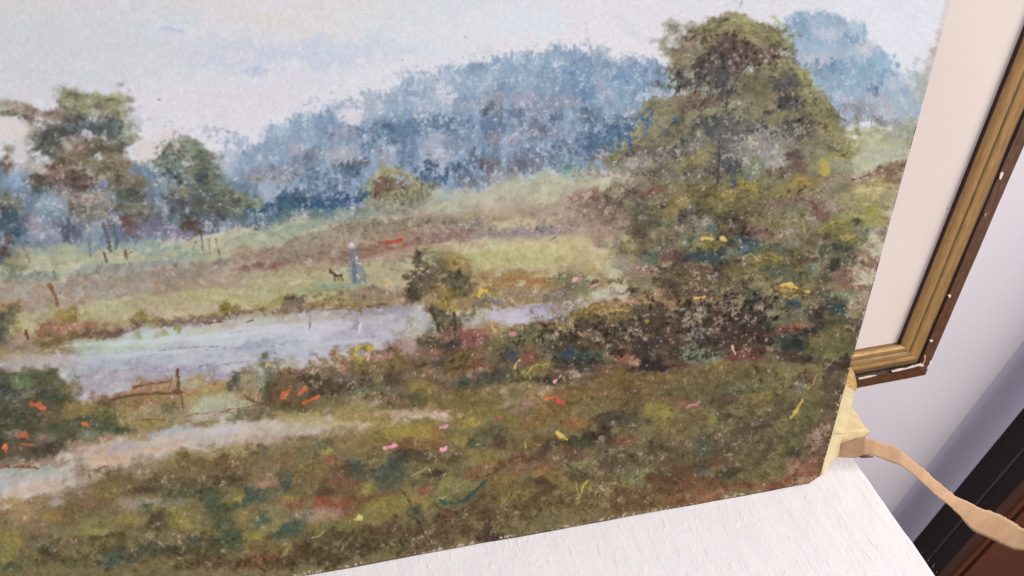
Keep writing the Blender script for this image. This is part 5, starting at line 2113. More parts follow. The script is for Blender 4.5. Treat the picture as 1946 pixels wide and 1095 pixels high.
m 1120 150 70 25 0 7f9ab8 .5 .7
m 760 200 80 20 -5 a2b2c4 .5 .9
m 900 150 60 20 0 a0b4c4 .5 .8
m 735 355 22 14 -20 785f4c .8 .5
m 762 350 14 10 0 745c4a .7 .5
m 740 395 50 12 0 98988a .6 .8
m 800 520 28 30 0 5e5443 .7 .6
m 870 505 22 16 20 a88c46 .7 .5
m 862 530 30 16 0 5a5440 .7 .5
m 845 550 20 10 30 98803c .6 .5
m 850 590 30 22 0 5e563c .8 .5
m 852 580 26 10 0 9a8442 .7 .4
m 1190 640 70 40 0 4a4038 .6 .8
m 1330 620 110 50 0 50443a .5 .9
m 1430 600 60 50 0 403a36 .5 .8
m 1060 650 60 25 0 4a4236 .6 .8
m 620 730 50 20 0 463c34 .7 .7
m 680 725 40 18 0 544a44 .6 .7
m 1450 760 120 40 -10 5e583e .4 .4
m 1400 850 150 40 -10 58503e .5 .5
m 1200 880 120 30 -5 5c5440 .5 .6
m 800 1010 200 26 -10 50422f .6 .5
m 1000 960 200 20 -10 5c4c32 .5 .5
m 1250 930 120 18 -10 6c4c38 .6 .5
m 600 1060 120 20 -10 4c3c2c .6 .5
m 300 1050 150 30 0 50482e .4 .5
m 400 640 160 5 -5 c4cad0 .7 .4
m 300 670 150 5 -4 c0c4cc .7 .4
m 560 620 120 5 -5 c4c4cc .7 .4
m 450 690 100 4 -4 9c9cac .6 .5
m 650 650 90 4 -5 bebcc8 .7 .4
m 350 702 90 4 -3 a09cac .6 .5
m 250 650 100 4 -4 c2ccc8 .7 .4
m 500 655 120 3 -5 a4a8b8 .6 .5
'''
# ---------------------------------------------------------------- setting: wall, floor
LEAN_B = R(16); BU = Vector((0, math.sin(LEAN_B), math.cos(LEAN_B))); BN = Vector((0, math.cos(LEAN_B), -math.sin(LEAN_B)))
LEAN_F = R(10); FU = Vector((0, math.sin(LEAN_F), math.cos(LEAN_F))); FN = Vector((0, math.cos(LEAN_F), -math.sin(LEAN_F)))

t = NT('wall_paint')
nz = t.noise(3, 5, .6, t.coord()); nz2 = t.noise(140, 3, .6, t.coord())
t.l(t.ramp(nz.outputs[0], [(.3, lin('ebe6ec')), (.7, lin('f1ecf0'))]).outputs[0], t.b.inputs['Base Color'])
t.l(t.bump(nz2.outputs[0], .12, .001), t.b.inputs['Normal']); t.rough(.42)
M_WALL = t.m

WY = .25
vs = [(-1.7, WY, -1.3), (.74, WY, -1.3), (.74, WY, 1.5), (-1.7, WY, 1.5), (-1.7, WY+.1, -1.3), (.74, WY+.1, -1.3), (.74, WY+.1, 1.5), (-1.7, WY+.1, 1.5)]
o = link('wall', pymesh('wall', vs, [(0, 1, 2, 3), (5, 4, 7, 6), (1, 5, 6, 2), (4, 0, 3, 7), (3, 2, 6, 7), (4, 5, 1, 0)], False), M_WALL); o['kind'] = 'structure'; o_wall = o

t = NT('floor_boards')
nz = t.noise(9, 5, .6, t.mapping(t.coord(), (1, 8, 1)))
t.l(t.ramp(nz.outputs[0], [(.3, lin('4a2a1c')), (.7, lin('6b4029'))]).outputs[0], t.b.inputs['Base Color']); t.rough(.4)
vs = [(-4, -4, -1.3), (4, -4, -1.3), (4, 4, -1.3), (-4, 4, -1.3)]
o = link('floor', pymesh('floor', vs, [(0, 1, 2, 3)], False), t.m); o['kind'] = 'structure'

def box(x0, x1, y0, y1, z0, z1, bev=.002, seg=2):
    bm = bmesh.new(); bmesh.ops.create_cube(bm, size=1)
    for v in bm.verts: v.co = Vector((x0+(v.co.x+.5)*(x1-x0), y0+(v.co.y+.5)*(y1-y0), z0+(v.co.z+.5)*(z1-z0)))
    if bev: bmesh.ops.bevel(bm, geom=bm.edges[:], offset=bev, segments=seg, affect='EDGES', profile=.6)
    me = bpy.data.meshes.new('box'); bm.to_mesh(me); bm.free()
    me.polygons.foreach_set('use_smooth', [True]*len(me.polygons)); me.set_sharp_from_angle(angle=R(40)); return me

cvp = [(.590+.0748*math.sin(a)**.8, WY-.0005-.019*(1-math.cos(a))) for a in [R(90)*k/16 for k in range(17)]]  # cove added so the wall falls off smoothly into shade by the cupboard
vs = [(x, y, z) for z in (-1.3, 1.5) for x, y in cvp]
t = NT('shade_tint_paint'); t.b.inputs['Base Color'].default_value = (*lin('d6d2e2'), 1); t.rough(.5)  # bluish tint helps the added cove read as shade
cv_ = link('added_cove', pymesh('added_cove', vs, [(i, i+1, 17+i+1, 17+i) for i in range(16)]), t.m, o_wall)
# ---------------------------------------------------------------- dark wooden cupboard at the wall's corner
def wood(name, c0, c1, rough=.4):
    t = NT(name); v = t.mapping(t.coord(), (40, 40, 3))
    nz = t.noise(1.5, 6, .62, v, .6); n2 = t.noise(5, 3, .5, t.coord())
    a = t.ramp(nz.outputs[0], [(.3, lin(c0)), (.72, lin(c1))]).outputs[0]
    t.l(t.mix(n2.outputs[0], a, lin(c0)), t.b.inputs['Base Color'])
    t.l(t.bump(nz.outputs[0], .15, .0006), t.b.inputs['Normal']); t.rough(rough); return t.m
M_DKW = wood('black_stained_wood', '1c1614', '2e2521', .5)
M_BRW = wood('brown_stained_wood', '54301d', '7a4a30', .38)
M_PNL = wood('red_brown_wood', '5c3120', '74422c', .42)
cup = empty('wooden_cupboard', (.9, .3, -1.3))
tag(cup, 'dark wooden cupboard with brown moulding standing past the corner of the lilac wall', 'cupboard')
def cpart(name, me, m):
    o = link(name, me, m, cup); o.matrix_parent_inverse = Matrix.Translation((-.9, -.3, 1.3)); return o
cpart('side_panel', box(.665, .681, .166, .80, -1.3, 1.5, .001), M_DKW)
cpart('bead', box(.6625, .6665, .1910, .1950, -1.3, 1.5, .0012), wood('highlight_dark_wood', '4a3e3c', '5c4c48', .5))  # lighter tone puts a thin highlight line into the bead's colour
cpart('stile', box(.6635, .6830, .1490, .1680, -1.3, 1.5, .004, 3), M_BRW)
cpart('groove', box(.6830, .7030, .1650, .1750, -1.3, 1.5, .0), M_DKW)
cpart('door_panel', box(.7030, 1.6, .1520, .1700, -1.3, 1.5, .003, 3), M_PNL)
cpart('carcass', box(.6815, 1.6, .1760, .78, -1.29, 1.49, .002), M_DKW)

# ---------------------------------------------------------------- table and its white cloth
t = NT('white_damask')
co = t.coord()
v1 = t.noise(55, 3, .6, co, 1.2)                               # loose leaf shapes of the weave
mk = t.ramp(v1.outputs[0], [(.47, (0, 0, 0)), (.53, (1, 1, 1))]).outputs[0]
wa = t.n('ShaderNodeTexWave', Scale=210., Distortion=1.5, Detail=1.); t.l(t.mapping(co, (1, 1, 1), (0, 0, R(28))), wa.inputs['Vector'])
wb = t.n('ShaderNodeTexWave', Scale=210., Distortion=1.5, Detail=1.); t.l(t.mapping(co, (1, 1, 1), (0, 0, R(-52))), wb.inputs['Vector'])
rib = t.mix(mk, wa.outputs[0], wb.outputs[0])
st = t.noise(26, 5, .65, t.mapping(co, (1, .16, 1), (0, 0, R(-22))), .5)      # long soft creases
st2 = t.noise(160, 3, .6, t.mapping(co, (1, .25, 1), (0, 0, R(14))))
fl = t.noise(900, 2, .5, co)
nrm = t.bump(rib, .12, .0006); nrm = t.bump(mk, .12, .0006, nrm)
sl = t.noise(280, 2, .5, t.mapping(co, (1, .35, 1), (0, 0, R(-30)))); nrm = t.bump(t.ramp(sl.outputs[0], [(.60, (0, 0, 0)), (.70, (1, 1, 1))]).outputs[0], .38, .0005, nrm); lc = t.noise(34, 3, .6, t.mapping(co, (1, .035, 1), (0, 0, R(-6)))); nrm = t.bump(lc.outputs[0], .30, .0030, nrm)
nrm = t.bump(st.outputs[0], .26, .0040, nrm)
nrm = t.bump(st2.outputs[0], .30, .0010, nrm)
nrm = t.bump(fl.outputs[0], .25, .0005, nrm)
t.l(nrm, t.b.inputs['Normal'])
t.l(t.mix(mk, lin('f1edec'), lin('efebeb')), t.b.inputs['Base Color']); t.rough(.75)
t.b.inputs['Sheen Weight'].default_value = .15
M_CLOTH = t.m
# top sheet whose right side runs along the table edge, then rolls over and hangs
def edge_x(y): return .0476-(.0158-y)*.0483
vs, fs = [], []
ys = np.linspace(-.62, .20, 165)
sx = list(-np.geomspace(.004, 1.0, 70)[::-1])
rows = []
for y in ys:
    ex = edge_x(y)+.0008*mnoise.noise((y*22, 3, 1))+.0005*mnoise.noise((y*90, 3, 7))
    row = []
    for s in sx: row.append((ex-.006+s+.004, y, .0007*mnoise.noise(((ex+s)*18, y*14, 0))+.0004*mnoise.noise(((ex+s)*70, y*40, 5))-.0003))
    for k in range(1, 7):
        a = R(90)*k/6; row.append((ex-.006+.006*math.sin(a), y, -.006+.006*math.cos(a)))
    for d in (.02, .05, .09, .14, .2): row.append((ex-.010*min(1, d/.05)+.006*math.sin(y*50)*d*5, y, -.006-d))
    rows.append(row)
m_ = len(rows[0])
for row in rows: vs += row
for i in range(len(rows)-1):
    for j in range(m_-1): fs.append((i*m_+j, i*m_+j+1, (i+1)*m_+j+1, (i+1)*m_+j))
cl = link('tablecloth', pymesh('tablecloth', vs, fs), M_CLOTH)
tag(cl, 'white woven damask tablecloth under the pastel painting', 'tablecloth')
sol = cl.modifiers.new('thickness', 'SOLIDIFY'); sol.thickness = .0009; sol.offset = -1
# a few loose fibres along the hem
vs, fs = [], []
for k in range(5):
    y = random.uniform(-.10, -.045); x = edge_x(y)-.001; z = .0002
    d = Vector((random.uniform(.2, 1), random.uniform(-.6, .9), random.uniform(-.1, .7))).normalized(); L = random.uniform(.001, .0035)
    p = Vector((x, y, z)); b = len(vs)
    for q in range(4):
        c = p+d*L*q/3+Vector((0, 0, .0006*math.sin(q))); r = .00006
        vs += [c+Vector((0, r, 0)), c+Vector((0, -r, r)), c+Vector((r, 0, -r))]
    for q in range(3):
        for s in range(3): fs.append((b+q*3+s, b+q*3+(s+1) % 3, b+q*3+3+(s+1) % 3, b+q*3+3+s))
fb = link('loose_fibre', pymesh('loose_fibre', vs, fs), M_CLOTH, cl); fb['kind'] = 'stuff'

# ---------------------------------------------------------------- the frame that stands behind
F0 = CAM+(Vector((.19, .0942, 0))-CAM)*.976
YAW = Matrix.Rotation(R(3), 3, 'Z'); FX = YAW @ Vector((1, 0, 0)); FU = YAW @ FU; FN = YAW @ FN
def fpt(x, v, d): return F0+FX*x+FU*v+FN*d
XL, VT = -.80, .62
#  (right offset, bottom offset, depth)
ST = [(.0080, -.0125, .022), (.0085, -.0130, .0085), (.0060, -.0105, .0052), (-.0010, -.0035, .0042), (-.0090, .0010, .0035), (-.0110, .0022, .0030), (-.0125, .0036, .0056), (-.0150, .0062, .0058), (-.0172, .0090, .0024),
      (-.0190, .0125, .0004), (-.0215, .0160, .0000), (-.0240, .0180, .0008), (-.0258, .0192, .0010), (-.0285, .0206, .0003), (-.0325, .0236, .0006), (-.0342, .0250, .0018), (-.0355, .0260, .0007),
      (-.0385, .0280, .0000), (-.0425, .0305, .0002), (-.0448, .0320, .0016), (-.0456, .0326, .0034), (-.0459, .0328, .0082)]
t = NT('worn_gilt')
uv = t.coord('UV')
g1 = t.noise(6, 6, .65, t.mapping(uv, (6, 170, 1)), .4)            # streaks drawn along the rail
g2 = t.noise(3, 5, .6, t.mapping(uv, (9, 30, 1)))
g3 = t.noise(5, 2, .5, t.mapping(uv, (60, 120, 1)))
c = t.ramp(g1.outputs[0], [(.25, lin('7c5a34')), (.45, lin('a47c48')), (.62, lin('b8925a')), (.8, lin('cfae7c'))]).outputs[0]
c = t.mix(t.ramp(g2.outputs[0], [(.45, (0, 0, 0)), (.75, (.55, .55, .55))]).outputs[0], c, lin('7c6a48'))
c = t.mix(t.ramp(g3.outputs[0], [(.72, (0, 0, 0)), (.76, (1, 1, 1))]).outputs[0], c, lin('2c1408'))
t.l(c, t.b.inputs['Base Color']); t.b.inputs['Metallic'].default_value = .15; t.rough(.42)
t.l(t.bump(g1.outputs[0], .35, .0008), t.b.inputs['Normal'])
M_GOLD = t.m
t = NT('tarnished_gilt'); uv = t.coord('UV'); g1 = t.noise(6, 6, .65, t.mapping(uv, (8, 120, 1)), .6)
t.l(t.ramp(g1.outputs[0], [(.3, lin('5a4528')), (.5, lin('7c643c')), (.75, lin('98804f'))]).outputs[0], t.b.inputs['Base Color']); t.rough(.5); t.b.inputs['Metallic'].default_value = .2
t.l(t.bump(g1.outputs[0], .4, .0006), t.b.inputs['Normal']); M_OLIVE = t.m
t = NT('dark_bole_and_shade'); uv = t.coord('UV'); g1 = t.noise(7, 6, .65, t.mapping(uv, (12, 60, 1)), .8)
t.l(t.ramp(g1.outputs[0], [(.35, lin('1c0c08')), (.6, lin('3c1c10')), (.75, lin('6a3a20'))]).outputs[0], t.b.inputs['Base Color']); t.rough(.45)
t.l(t.bump(g1.outputs[0], .5, .0006), t.b.inputs['Normal']); M_BOLE_SHADE = t.m
t = NT('bronze_brown_edge'); uv = t.coord('UV'); g1 = t.noise(5, 5, .6, t.mapping(uv, (10, 40, 1)), .4)
t.l(t.ramp(g1.outputs[0], [(.3, lin('4a301e')), (.6, lin('6c4a30')), (.8, lin('805c3c'))]).outputs[0], t.b.inputs['Base Color']); t.rough(.38); t.b.inputs['Metallic'].default_value = .15
t.l(t.bump(g1.outputs[0], .2, .0005), t.b.inputs['Normal']); M_EDGE = t.m
SEGM = [3, 3, 3, 3, 3, 2, 2, 2, 1, 1, 0, 0, 0, 0, 1, 0, 0, 0, 0, 0, 1]
fr = empty('picture_frame', tuple(F0))
tag(fr, 'old gilt picture frame with chipped brown outer edge and cream mount, leaning behind the painting', 'picture frame')
def fpart(name, me, m, par=None):
    o = link(name, me, m, par or fr); o.matrix_parent_inverse = Matrix.Translation(-F0) if par is None else Matrix.Identity(4)
    return o
def rail(which):
    vs, fs, mi, uvs = [], [], [], []
    def P(s, side, end):
        r, b, d = s
        if side == 'right': x = r; v = (b if end == 0 else VT-b)
        if side == 'left': x = XL-r; v = (b if end == 0 else VT-b)
        if side == 'bottom': v = b; x = (r if end == 0 else XL-r)
        if side == 'top': v = VT-b; x = (r if end == 0 else XL-r)
        return x, v, d
    N = 60
    for i in range(N+1):
        f = i/N
        for k, s in enumerate(ST):
            a = P(s, which, 0); b = P(s, which, 1)
            x = a[0]+(b[0]-a[0])*f; v = a[1]+(b[1]-a[1])*f
            al = v if which in ('right', 'left') else x
            wd = mnoise.noise((al*30, k*.7, 3))*.0004+mnoise.noise((al*120, k*.9, 9))*.00018
            vs.append(fpt(x, v, s[2]+wd)); uvs.append((al*2., k*.0022+sum(abs(ST[q+1][0]-ST[q][0]) for q in range(k))))
    K = len(ST)
    for i in range(N):
        for k in range(K-1):
            f4 = (i*K+k, (i+1)*K+k, (i+1)*K+k+1, i*K+k+1)
            fs.append(f4 if which in ('right', 'top') else f4[::-1]); mi.append(2 if (k == K-2 and which in ('right', 'left')) else SEGM[k])  # inner walls of the side rails coloured dark to stand for rebate shade
    me = pymesh('rail', vs, fs)
    for m in (M_GOLD, M_OLIVE, M_BOLE_SHADE, M_EDGE): me.materials.append(m)
    me.polygons.foreach_set('material_index', mi)
    ul = me.uv_layers.new(name='UVMap')
    for lp in me.loops: ul.data[lp.index].uv = uvs[lp.vertex_index]
    me.set_sharp_from_angle(angle=R(38))
    o = bpy.data.objects.new('rail', me); COL.objects.link(o); o.parent = fr; o.matrix_parent_inverse = Matrix.Translation(-F0)
    return o
for sd in ('bottom', 'right', 'top', 'left'): rail(sd)
# cream mount lying in the rebate
t = NT('cream_mount'); co = t.coord()
n1 = t.noise(6, 5, .6, co); n2 = t.noise(260, 3, .6, co); n3 = t.noise(30, 4, .7, t.mapping(co, (1, 1, 2.4), (0, R(20), 0)), .8)
c = t.ramp(n1.outputs[0], [(.3, lin('dacdc3')), (.7, lin('e3d7cd'))]).outputs[0]
c = t.mix(t.ramp(n3.outputs[0], [(.68, (0, 0, 0)), (.82, (.35, .35, .35))]).outputs[0], c, lin('bca898'))
vo = t.n('ShaderNodeTexVoronoi', Scale=38.); t.l(co, vo.inputs['Vector'])
c = t.mix(t.ramp(vo.outputs[0], [(.018, (.9, .9, .9)), (.03, (0, 0, 0))]).outputs[0], c, lin('5c4838'))
t.l(c, t.b.inputs['Base Color']); t.rough(.85); t.l(t.bump(n2.outputs[0], .15, .0004), t.b.inputs['Normal'])
mt = [fpt(x, v, d) for d in (.0068, .0100) for x, v in ((XL+.04, .03), (-.04, .03), (-.04, VT-.03), (XL+.04, VT-.03))]
fpart('mount', pymesh('mount', mt, [(0, 1, 2, 3), (7, 6, 5, 4), (0, 4, 5, 1), (1, 5, 6, 2), (2, 6, 7, 3), (3, 7, 4, 0)], False), t.m)
# chips where the gesso shows
t = NT('bare_gesso'); n1 = t.noise(300, 3, .6, t.coord())
t.l(t.ramp(n1.outputs[0], [(.3, lin('d8c0b0')), (.7, lin('f2e4dc'))]).outputs[0], t.b.inputs['Base Color']); t.rough(.8)
t.l(t.bump(n1.outputs[0], .5, .0005), t.b.inputs['Normal']); M_GES = t.m
t = NT('pink_gesso'); t.b.inputs['Base Color'].default_value = (*lin('c08a72'), 1); t.rough(.7); M_GES2 = t.m
CH = [
 ([(-.0825, .0040), (-.0738, .0045), (-.0670, .0045), (-.0605, .0027), (-.0655, .0021), (-.0743, .0016), (-.0811, .0016)], .0035, 0),
 ([(-.0456, .0052), (-.0364, .0061), (-.0277, .0054), (-.0216, .0071), (-.0133, .0077), (-.0093, .0083), (-.0043, .0038), (-.005, .0025), (-.0120, .0047), (-.0218, .0037), (-.0350, .0027), (-.0436, .0025)], .0034, 0),
 ([(-.0123, .0168), (-.0106, .0175), (-.0082, .0160), (-.0080, .0130), (-.0105, .0140)], .0033, 1),
 ([(-.0134, .0333), (-.0098, .0337), (-.0064, .0320), (-.0071, .0299), (-.0110, .0303)], .0033, 0),
 ([(-.0140, .0801), (-.0118, .0807), (-.0083, .0788), (-.0081, .0756), (-.0110, .0763)], .0033, 0),
 ([(-.0131, .1919), (-.0108, .1936), (-.0080, .1923), (-.0074, .1884), (-.0079, .1842), (-.0101, .1839)], .0033, 0),
 ([(.0039, .0077), (.0058, .0081), (.0064, .0024), (.0054, -.0031), (.0030, -.0054), (.0040, -.0018), (.0048, .0027)], .0060, 0),
 ([(-.0125, .2399), (-.0099, .2409), (-.0089, .2384), (-.0112, .2384)], .0033, 0),
 ([(-.0121, .0170), (-.0087, .0170), (-.0061, .0098), (-.0071, .0038), (-.0093, .0067), (-.0083, .0116)], .0030, 1),
 ([(-.0110, .1557), (-.0084, .1570), (-.0076, .1541), (-.0088, .1524)], .0033, 1)]
def chip(poly, d, k):
    g_ = sum((Vector(p) for p in poly), Vector((0, 0)))/len(poly); big = len(poly) > 6
    poly = [(g_.x+(p[0]-g_.x)*(.96 if big else .7), g_.y+(p[1]-g_.y)*(.72 if big else .7)) for p in poly]; pts = []
    n = len(poly)
    for i in range(n):
        a, b = Vector(poly[i]), Vector(poly[(i+1) % n])
        m = max(2, int((b-a).length/.0012))
        for q in range(m):
            p = a.lerp(b, q/m); p += Vector((mnoise.noise((p.x*1500, p.y*1500, d*99)), mnoise.noise((p.x*1500, p.y*1500, 7))))*.00045
            pts.append(p)
    n = len(pts); vs = [fpt(p.x, p.y, d) for p in pts]+[fpt(p.x, p.y, d-.0006) for p in pts]
    cen = sum(pts, Vector((0, 0)))/n
    bm = bmesh.new(); bv = [bm.verts.new(v) for v in vs]
    bm.faces.new(bv[n:])
    for i in range(n): bm.faces.new((bv[i], bv[(i+1) % n], bv[n+(i+1) % n], bv[n+i]))
    bmesh.ops.recalc_face_normals(bm, faces=bm.faces[:]); bmesh.ops.triangulate(bm, faces=bm.faces[:])
    me = bpy.data.meshes.new('chip'); bm.to_mesh(me); bm.free()
    fpart('paint_chip', me, M_GES2 if k else M_GES)
for p_, d_, k_ in CH: chip(p_, d_-.0006, k_)

# ---------------------------------------------------------------- tapes at the board's edge
def paper(name, c0, c1, rough=.55, sc=60):
    t = NT(name); co = t.coord(); n1 = t.noise(sc, 5, .65, co, .4); n2 = t.noise(700, 2, .5, co)
    c = t.ramp(n1.outputs[0], [(.3, lin(c0)), (.7, lin(c1))]).outputs[0]
    vo = t.n('ShaderNodeTexVoronoi', Scale=160.); t.l(co, vo.inputs['Vector'])
    c = t.mix(t.ramp(vo.outputs[0], [(.05, (.5, .5, .5)), (.09, (0, 0, 0))]).outputs[0], c, lin('8a7048'))
    t.l(c, t.b.inputs['Base Color']); t.rough(rough)
    cz = t.noise(90, 3, .7, t.mapping(co, (1, 1, .35), (0, R(35), 0)), 1.5)
    t.l(t.bump(n1.outputs[0], .35, .0016, t.bump(n2.outputs[0], .35, .0004, t.bump(cz.outputs[0], .35, .0012))), t.b.inputs['Normal']); return t.m
M_CREAM = paper('cream_tape', 'd9c797', 'e0d0a2', .5, 25); M_YEL = paper('yellowed_tape', 'b8904a', 'd4b478', .35, 120)
M_KRAFT = paper('brown_gummed_paper', 'bc9670', 'd2ae88', .85, 45)
def ribbon(name, A, B, mat, par=None, rows=48, cols=8, bulge=.0015, jag=.0004, thick=.00035, th=0., facet=False):
    A = [Vector(a) for a in A]; B = [Vector(b) for b in B]
    def cr_(P, f):
        if facet:
            n = len(P)-1; s = min(f*n, n-1e-6); i = int(s); return P[i].lerp(P[i+1], s-i)
        n = len(P)-1; s = min(f*n, n-1e-6); i = int(s); u = s-i
        p0, p1, p2, p3 = P[max(i-1, 0)], P[i], P[i+1], P[min(i+2, n)]
        return .5*((2*p1)+(p2-p0)*u+(2*p0-5*p1+4*p2-p3)*u*u+(3*p1-p0-3*p2+p3)*u**3)
    vs, fs = [], []
    for i in range(rows+1):
        f = i/rows; a = cr_(A, f); b = cr_(B, f); w_ = (b-a); nn = (CAM-(a+b)/2).normalized()
        hw = (1.3*mnoise.noise((f*rows*.9, 1.3, th))+1.2*mnoise.noise((f*rows*.22, 4.3, th)))
        a = a+w_.normalized()*jag*hw; b = b+w_.normalized()*jag*mnoise.noise((f*rows*.9, 8.3, th))
        for j in range(cols+1):
            u = j/cols; p = a.lerp(b, u)+nn*(bulge*math.sin(math.pi*u)+bulge*.6*mnoise.noise((f*6, u*2.5, th+4))+bulge*.35*mnoise.noise((f*22, u*4, th+9)))
            vs.append(p)
    C = cols+1
    for i in range(rows):
        for j in range(cols): fs.append((i*C+j, i*C+j+1, (i+1)*C+j+1, (i+1)*C+j))
    o = link(name, pymesh(name, vs, fs), mat, par)
    s = o.modifiers.new('thickness', 'SOLIDIFY'); s.thickness = thick; s.offset = 0
    return o
tp = empty('masking_tape'); tag(tp, 'cream masking tape stuck in folds down the painting\'s right edge', 'tape')
ribbon('folded_strip', [(-.0008, .0278, .0825), (-.0002, .0250, .0725), (.0002, .0218, .0615), (.0011, .0186, .0503), (.0019, .0154, .0393)],
       [(.0154, .0270, .0723), (.0181, .0258, .0645), (.0199, .0228, .0540), (.0194, .0191, .0450), (.0179, .0155, .0360)], M_CREAM, tp, th=1.)
ribbon('loose_flap', [(.0119, .0264, .0631), (.0139, .0231, .0517), (.0152, .0201, .0410), (.0161, .0169, .0298), (.0169, .0142, .0203)],
       [(.0236, .0255, .0527), (.0342, .0256, .0421), (.0471, .0247, .0283), (.0560, .0235, .0190), (.0292, .0165, .0213)], M_CREAM, tp, bulge=.0022, th=2.)
ribbon('lower_strip', [(.0011, .0161, .0399), (.0021, .0137, .0315), (.0028, .0110, .0221), (.0031, .0083, .0127), (.0041, .0053, .0020)],
       [(.0172, .0161, .0343), (.0174, .0135, .0254), (.0179, .0107, .0154), (.0109, .0083, .0109), (.0096, .0052, .0004)], M_CREAM, tp, bulge=.0006, jag=.0012, th=3.)
yt = ribbon('yellowed_tape', [(-.0019, .0332, .0941), (-.0018, .0323, .0908), (-.0017, .0308, .0856), (-.0013, .0291, .0796), (-.0004, .0273, .0734)],
       [(.0077, .0344, .0910), (.0147, .0346, .0843), (.0196, .0336, .0772), (.0216, .0310, .0717), (.0193, .0282, .0692)], M_YEL, None, bulge=.003, th=4.)
tag(yt, 'short curl of yellowed tape above the cream tape, in front of the frame\'s lower rail', 'tape')
EU = [(.0177, .0160, .0173), (.0183, .0137, .0268), (.0213, .0115, .0314), (.0243, .0092, .0378), (.0292, .0070, .0395), (.0395, .0047, .0357), (.0559, .0025, .0307), (.0667, .0002, .0241), (.0918, -.0020, .0057), (.1172, -.0042, -.0138), (.1471, -.0065, -.0368), (.1632, -.0087, -.0483), (.1777, -.0110, -.0551), (.1975, -.0132, -.0673), (.2169, -.0155, -.0758), (.2324, -.0177, -.0825), (.2521, -.0200, -.0947), (.2702, -.0222, -.1068), (.2857, -.0245, -.1097), (.3170, -.0267, -.1129)]
ED = [(.0172, .0120, .0127), (.0221, .0097, .0137), (.0259, .0075, .0150), (.0304, .0052, .0169), (.0325, .0030, .0230), (.0396, .0008, .0236), (.0595, -.0015, .0143), (.0729, -.0037, .0088), (.0898, -.0060, -.0030), (.1101, -.0082, -.0195), (.1366, -.0105, -.0405), (.1546, -.0127, -.0534), (.1767, -.0150, -.0718), (.1905, -.0172, -.0845), (.2057, -.0195, -.0971), (.2284, -.0217, -.1098), (.2505, -.0240, -.1226), (.2798, -.0262, -.1398), (.3025, -.0285, -.1463), (.3424, -.0307, -.1545)]
es = empty('paper_strip', EU[0]); tag(es, 'torn strip of brown gummed paper curling off the painting past the table edge', 'paper strip')
o = ribbon('strip', EU, ED, M_KRAFT, es, rows=190, cols=8, bulge=.0006, jag=.0006, thick=.0003, th=6., facet=True); o.matrix_parent_inverse = Matrix.Translation(-Vector(EU[0]))
t = NT('torn_shaded_paper'); n1 = t.noise(200, 4, .6, t.coord()); t.l(t.ramp(n1.outputs[0], [(.3, lin('5c4030')), (.7, lin('8a6a50'))]).outputs[0], t.b.inputs['Base Color']); t.rough(.8)  # dark patch at the tear, its shadow put into the paper colour
o = ribbon('torn_shaded_patch', [(.0450, .018, .0045), (.0509, .018, .0048), (.0590, .018, .0012), (.0700, .018, -.0060)], [(.0470, .018, -.0016), (.0520, .018, -.0028), (.0600, .018, -.0056), (.0705, .018, -.0072)], t.m, es, rows=20, cols=3, jag=.001, th=7.)
o.matrix_parent_inverse = Matrix.Translation(-Vector(EU[0]))

# ---------------------------------------------------------------- the pastel painting
pa = empty('pastel_painting'); tag(pa, 'unframed pastel landscape of trees, a river and a field, standing on the white cloth', 'painting')
picture = paint_picture(PAINT)
BW, BH = .64, .46                           # board size in metres (0.64 x 0.46)
NX, NY = 1380, 1000
xs = -BW+BW*np.arange(NX)/(NX-1.); us = BH*np.arange(NY)/(NY-1.)
GX, GU = np.meshgrid(xs, us)
# ragged hand-cut edges and the cut-off lower corner
def wob(a, f, s): return sum(np.sin(a*f*k+s*k*k)/k for k in (1, 2.3, 3.9, 7.1))
ew = np.clip(1-(-GX)/.02, 0, 1); GX = GX-ew*.00018*wob(GU, 60, 1.)
ew = np.clip(1-GU/.02, 0, 1); GU = GU+ew*.00025*(wob(GX, 45, 2.)+1)
q = .0062-((-GX)*.62+GU*1.0); sh = np.clip(q, 0, None); GX = GX-sh*.45; GU = GU+sh*.75
# design coordinates of every point of the board (the drawing was set out in perspective units)
D0 = 2832.289599*GX-461.372618*GU+1556.0; D1 = 110.704079*GX-2603.273845*GU+917.0; D2 = .523524*GX-.650737*GU+1.0
PX, PY = D0/D2, D1/D2
fx = np.clip((PX-CX0)*CS-.5, 0, CW-1.01); fy = np.clip((PY-CY0)*CS-.5, 0, CH_-1.01)
ix, iy = fx.astype(int), fy.astype(int); ax, ay = (fx-ix)[..., None], (fy-iy)[..., None]
def samp(im):
    if im.ndim == 2: im = im[..., None]
    return (im[iy, ix]*(1-ax)+im[iy, ix+1]*ax)*(1-ay)+(im[iy+1, ix]*(1-ax)+im[iy+1, ix+1]*ax)*ay
colr = samp(picture)
t2 = samp(tooth2)[..., 0]; t1 = samp(tooth)[..., 0]; nl = samp(n_l)[..., 0]
# worn margin: paper shows along the lower and right edges
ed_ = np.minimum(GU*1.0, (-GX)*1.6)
wear = np.clip(.0045-ed_, 0, .0045)/.0045
dk = colr.mean(2) < .62
m = np.clip((t2-(1-.42*wear*np.clip(1+.8*nl, 0.1, 2)))/.06, 0, 1)*dk
colr = colr+(np.array([.74, .66, .61])-colr)*m[..., None]*.85
m = np.clip(1-ed_/.0015, 0, 1)*.75*dk  # thin dark line painted as contact shadow along both edges
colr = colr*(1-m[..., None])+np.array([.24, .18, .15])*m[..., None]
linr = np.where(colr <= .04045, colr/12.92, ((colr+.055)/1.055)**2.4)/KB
lum = colr.mean(2)
rel = (t2-.5)*.00013*np.clip((.80-lum)/.2, .12, 1)
P = GX[..., None]*np.array([1., 0, 0])+GU[..., None]*np.array(BU)+(rel-.0002)[..., None]*(-np.array(BN))
P = P.reshape(-1, 3)
me = bpy.data.meshes.new('picture_surface')
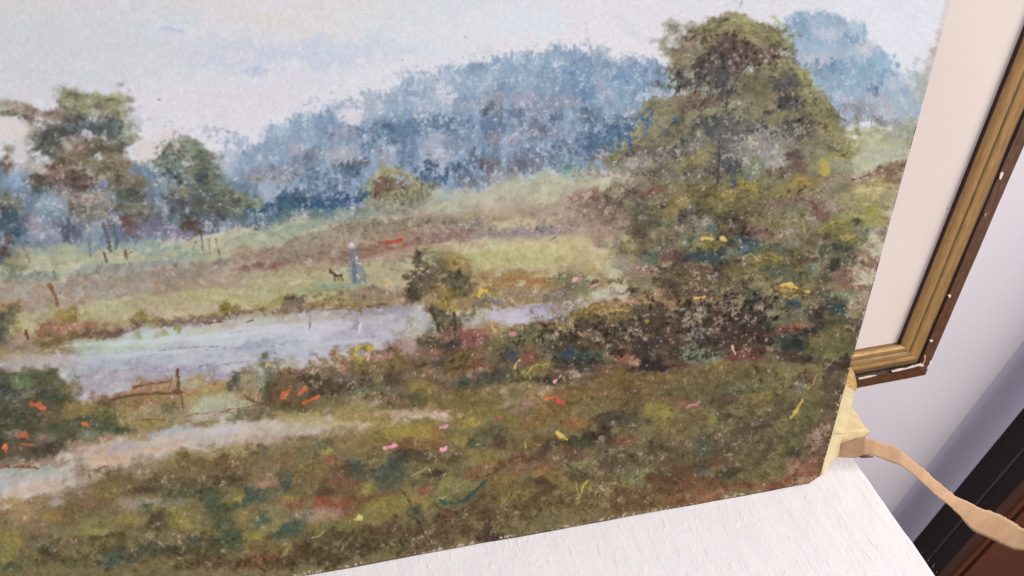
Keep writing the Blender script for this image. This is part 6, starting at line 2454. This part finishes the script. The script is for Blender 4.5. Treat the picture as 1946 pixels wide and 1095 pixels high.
me.vertices.add(NX*NY); me.vertices.foreach_set('co', P.astype(np.float32).ravel())
idx = np.arange(NX*NY).reshape(NY, NX)
quads = np.stack([idx[:-1, :-1], idx[:-1, 1:], idx[1:, 1:], idx[1:, :-1]], -1).reshape(-1, 4)
nq = len(quads)
me.loops.add(nq*4); me.loops.foreach_set('vertex_index', quads.astype(np.int32).ravel())
me.polygons.add(nq); me.polygons.foreach_set('loop_start', (np.arange(nq)*4).astype(np.int32)); me.polygons.foreach_set('use_smooth', np.ones(nq, bool))
me.update(calc_edges=True)
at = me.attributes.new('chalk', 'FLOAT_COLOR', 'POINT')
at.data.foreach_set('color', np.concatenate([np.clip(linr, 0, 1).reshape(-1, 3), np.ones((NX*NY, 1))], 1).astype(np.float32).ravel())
t = NT('pastel_chalk')
a_ = t.t.nodes.new('ShaderNodeAttribute'); a_.attribute_name = 'chalk'
n1 = t.noise(1500, 2, .6, t.coord()); n2 = t.noise(900, 3, .6, t.coord())
c = t.mix(1., a_.outputs['Color'], t.ramp(n1.outputs[0], [(.3, (.90, .90, .90)), (.7, (1.08, 1.08, 1.08))]).outputs[0], 'MULTIPLY')
t.l(c, t.b.inputs['Base Color']); t.rough(.93); t.b.inputs['Specular IOR Level'].default_value = .12
t.l(t.bump(n2.outputs[0], .18, .0004), t.b.inputs['Normal'])
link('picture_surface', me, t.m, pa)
# the card behind it
t = NT('grey_card'); n1 = t.noise(80, 4, .6, t.coord()); t.l(t.ramp(n1.outputs[0], [(.3, lin('6c5a4c')), (.7, lin('8c7868'))]).outputs[0], t.b.inputs['Base Color']); t.rough(.9)
out = []
for j in range(0, NX, 8): out.append((GX[0, j], GU[0, j]))
out.append((GX[0, -1], GU[0, -1]))
for i in range(4, NY, 8): out.append((GX[i, -1], GU[i, -1]))
out.append((0, BH)); out.append((-BW, BH)); out.append((-BW, BH/2))
vs = [Vector((x, 0, 0))+BU*u+BN*d for d in (.00045, .0028) for x, u in out]; n = len(out)
fs = [tuple(range(n))[::-1], tuple(range(n, 2*n))]+[(i, (i+1) % n, n+(i+1) % n, n+i) for i in range(n)]
bm = bmesh.new(); bv = [bm.verts.new(v) for v in vs]
for f_ in fs: bm.faces.new([bv[k] for k in f_])
bmesh.ops.recalc_face_normals(bm, faces=bm.faces[:])
me = bpy.data.meshes.new('backing_card'); bm.to_mesh(me); bm.free(); link('backing_card', me, t.m, pa)
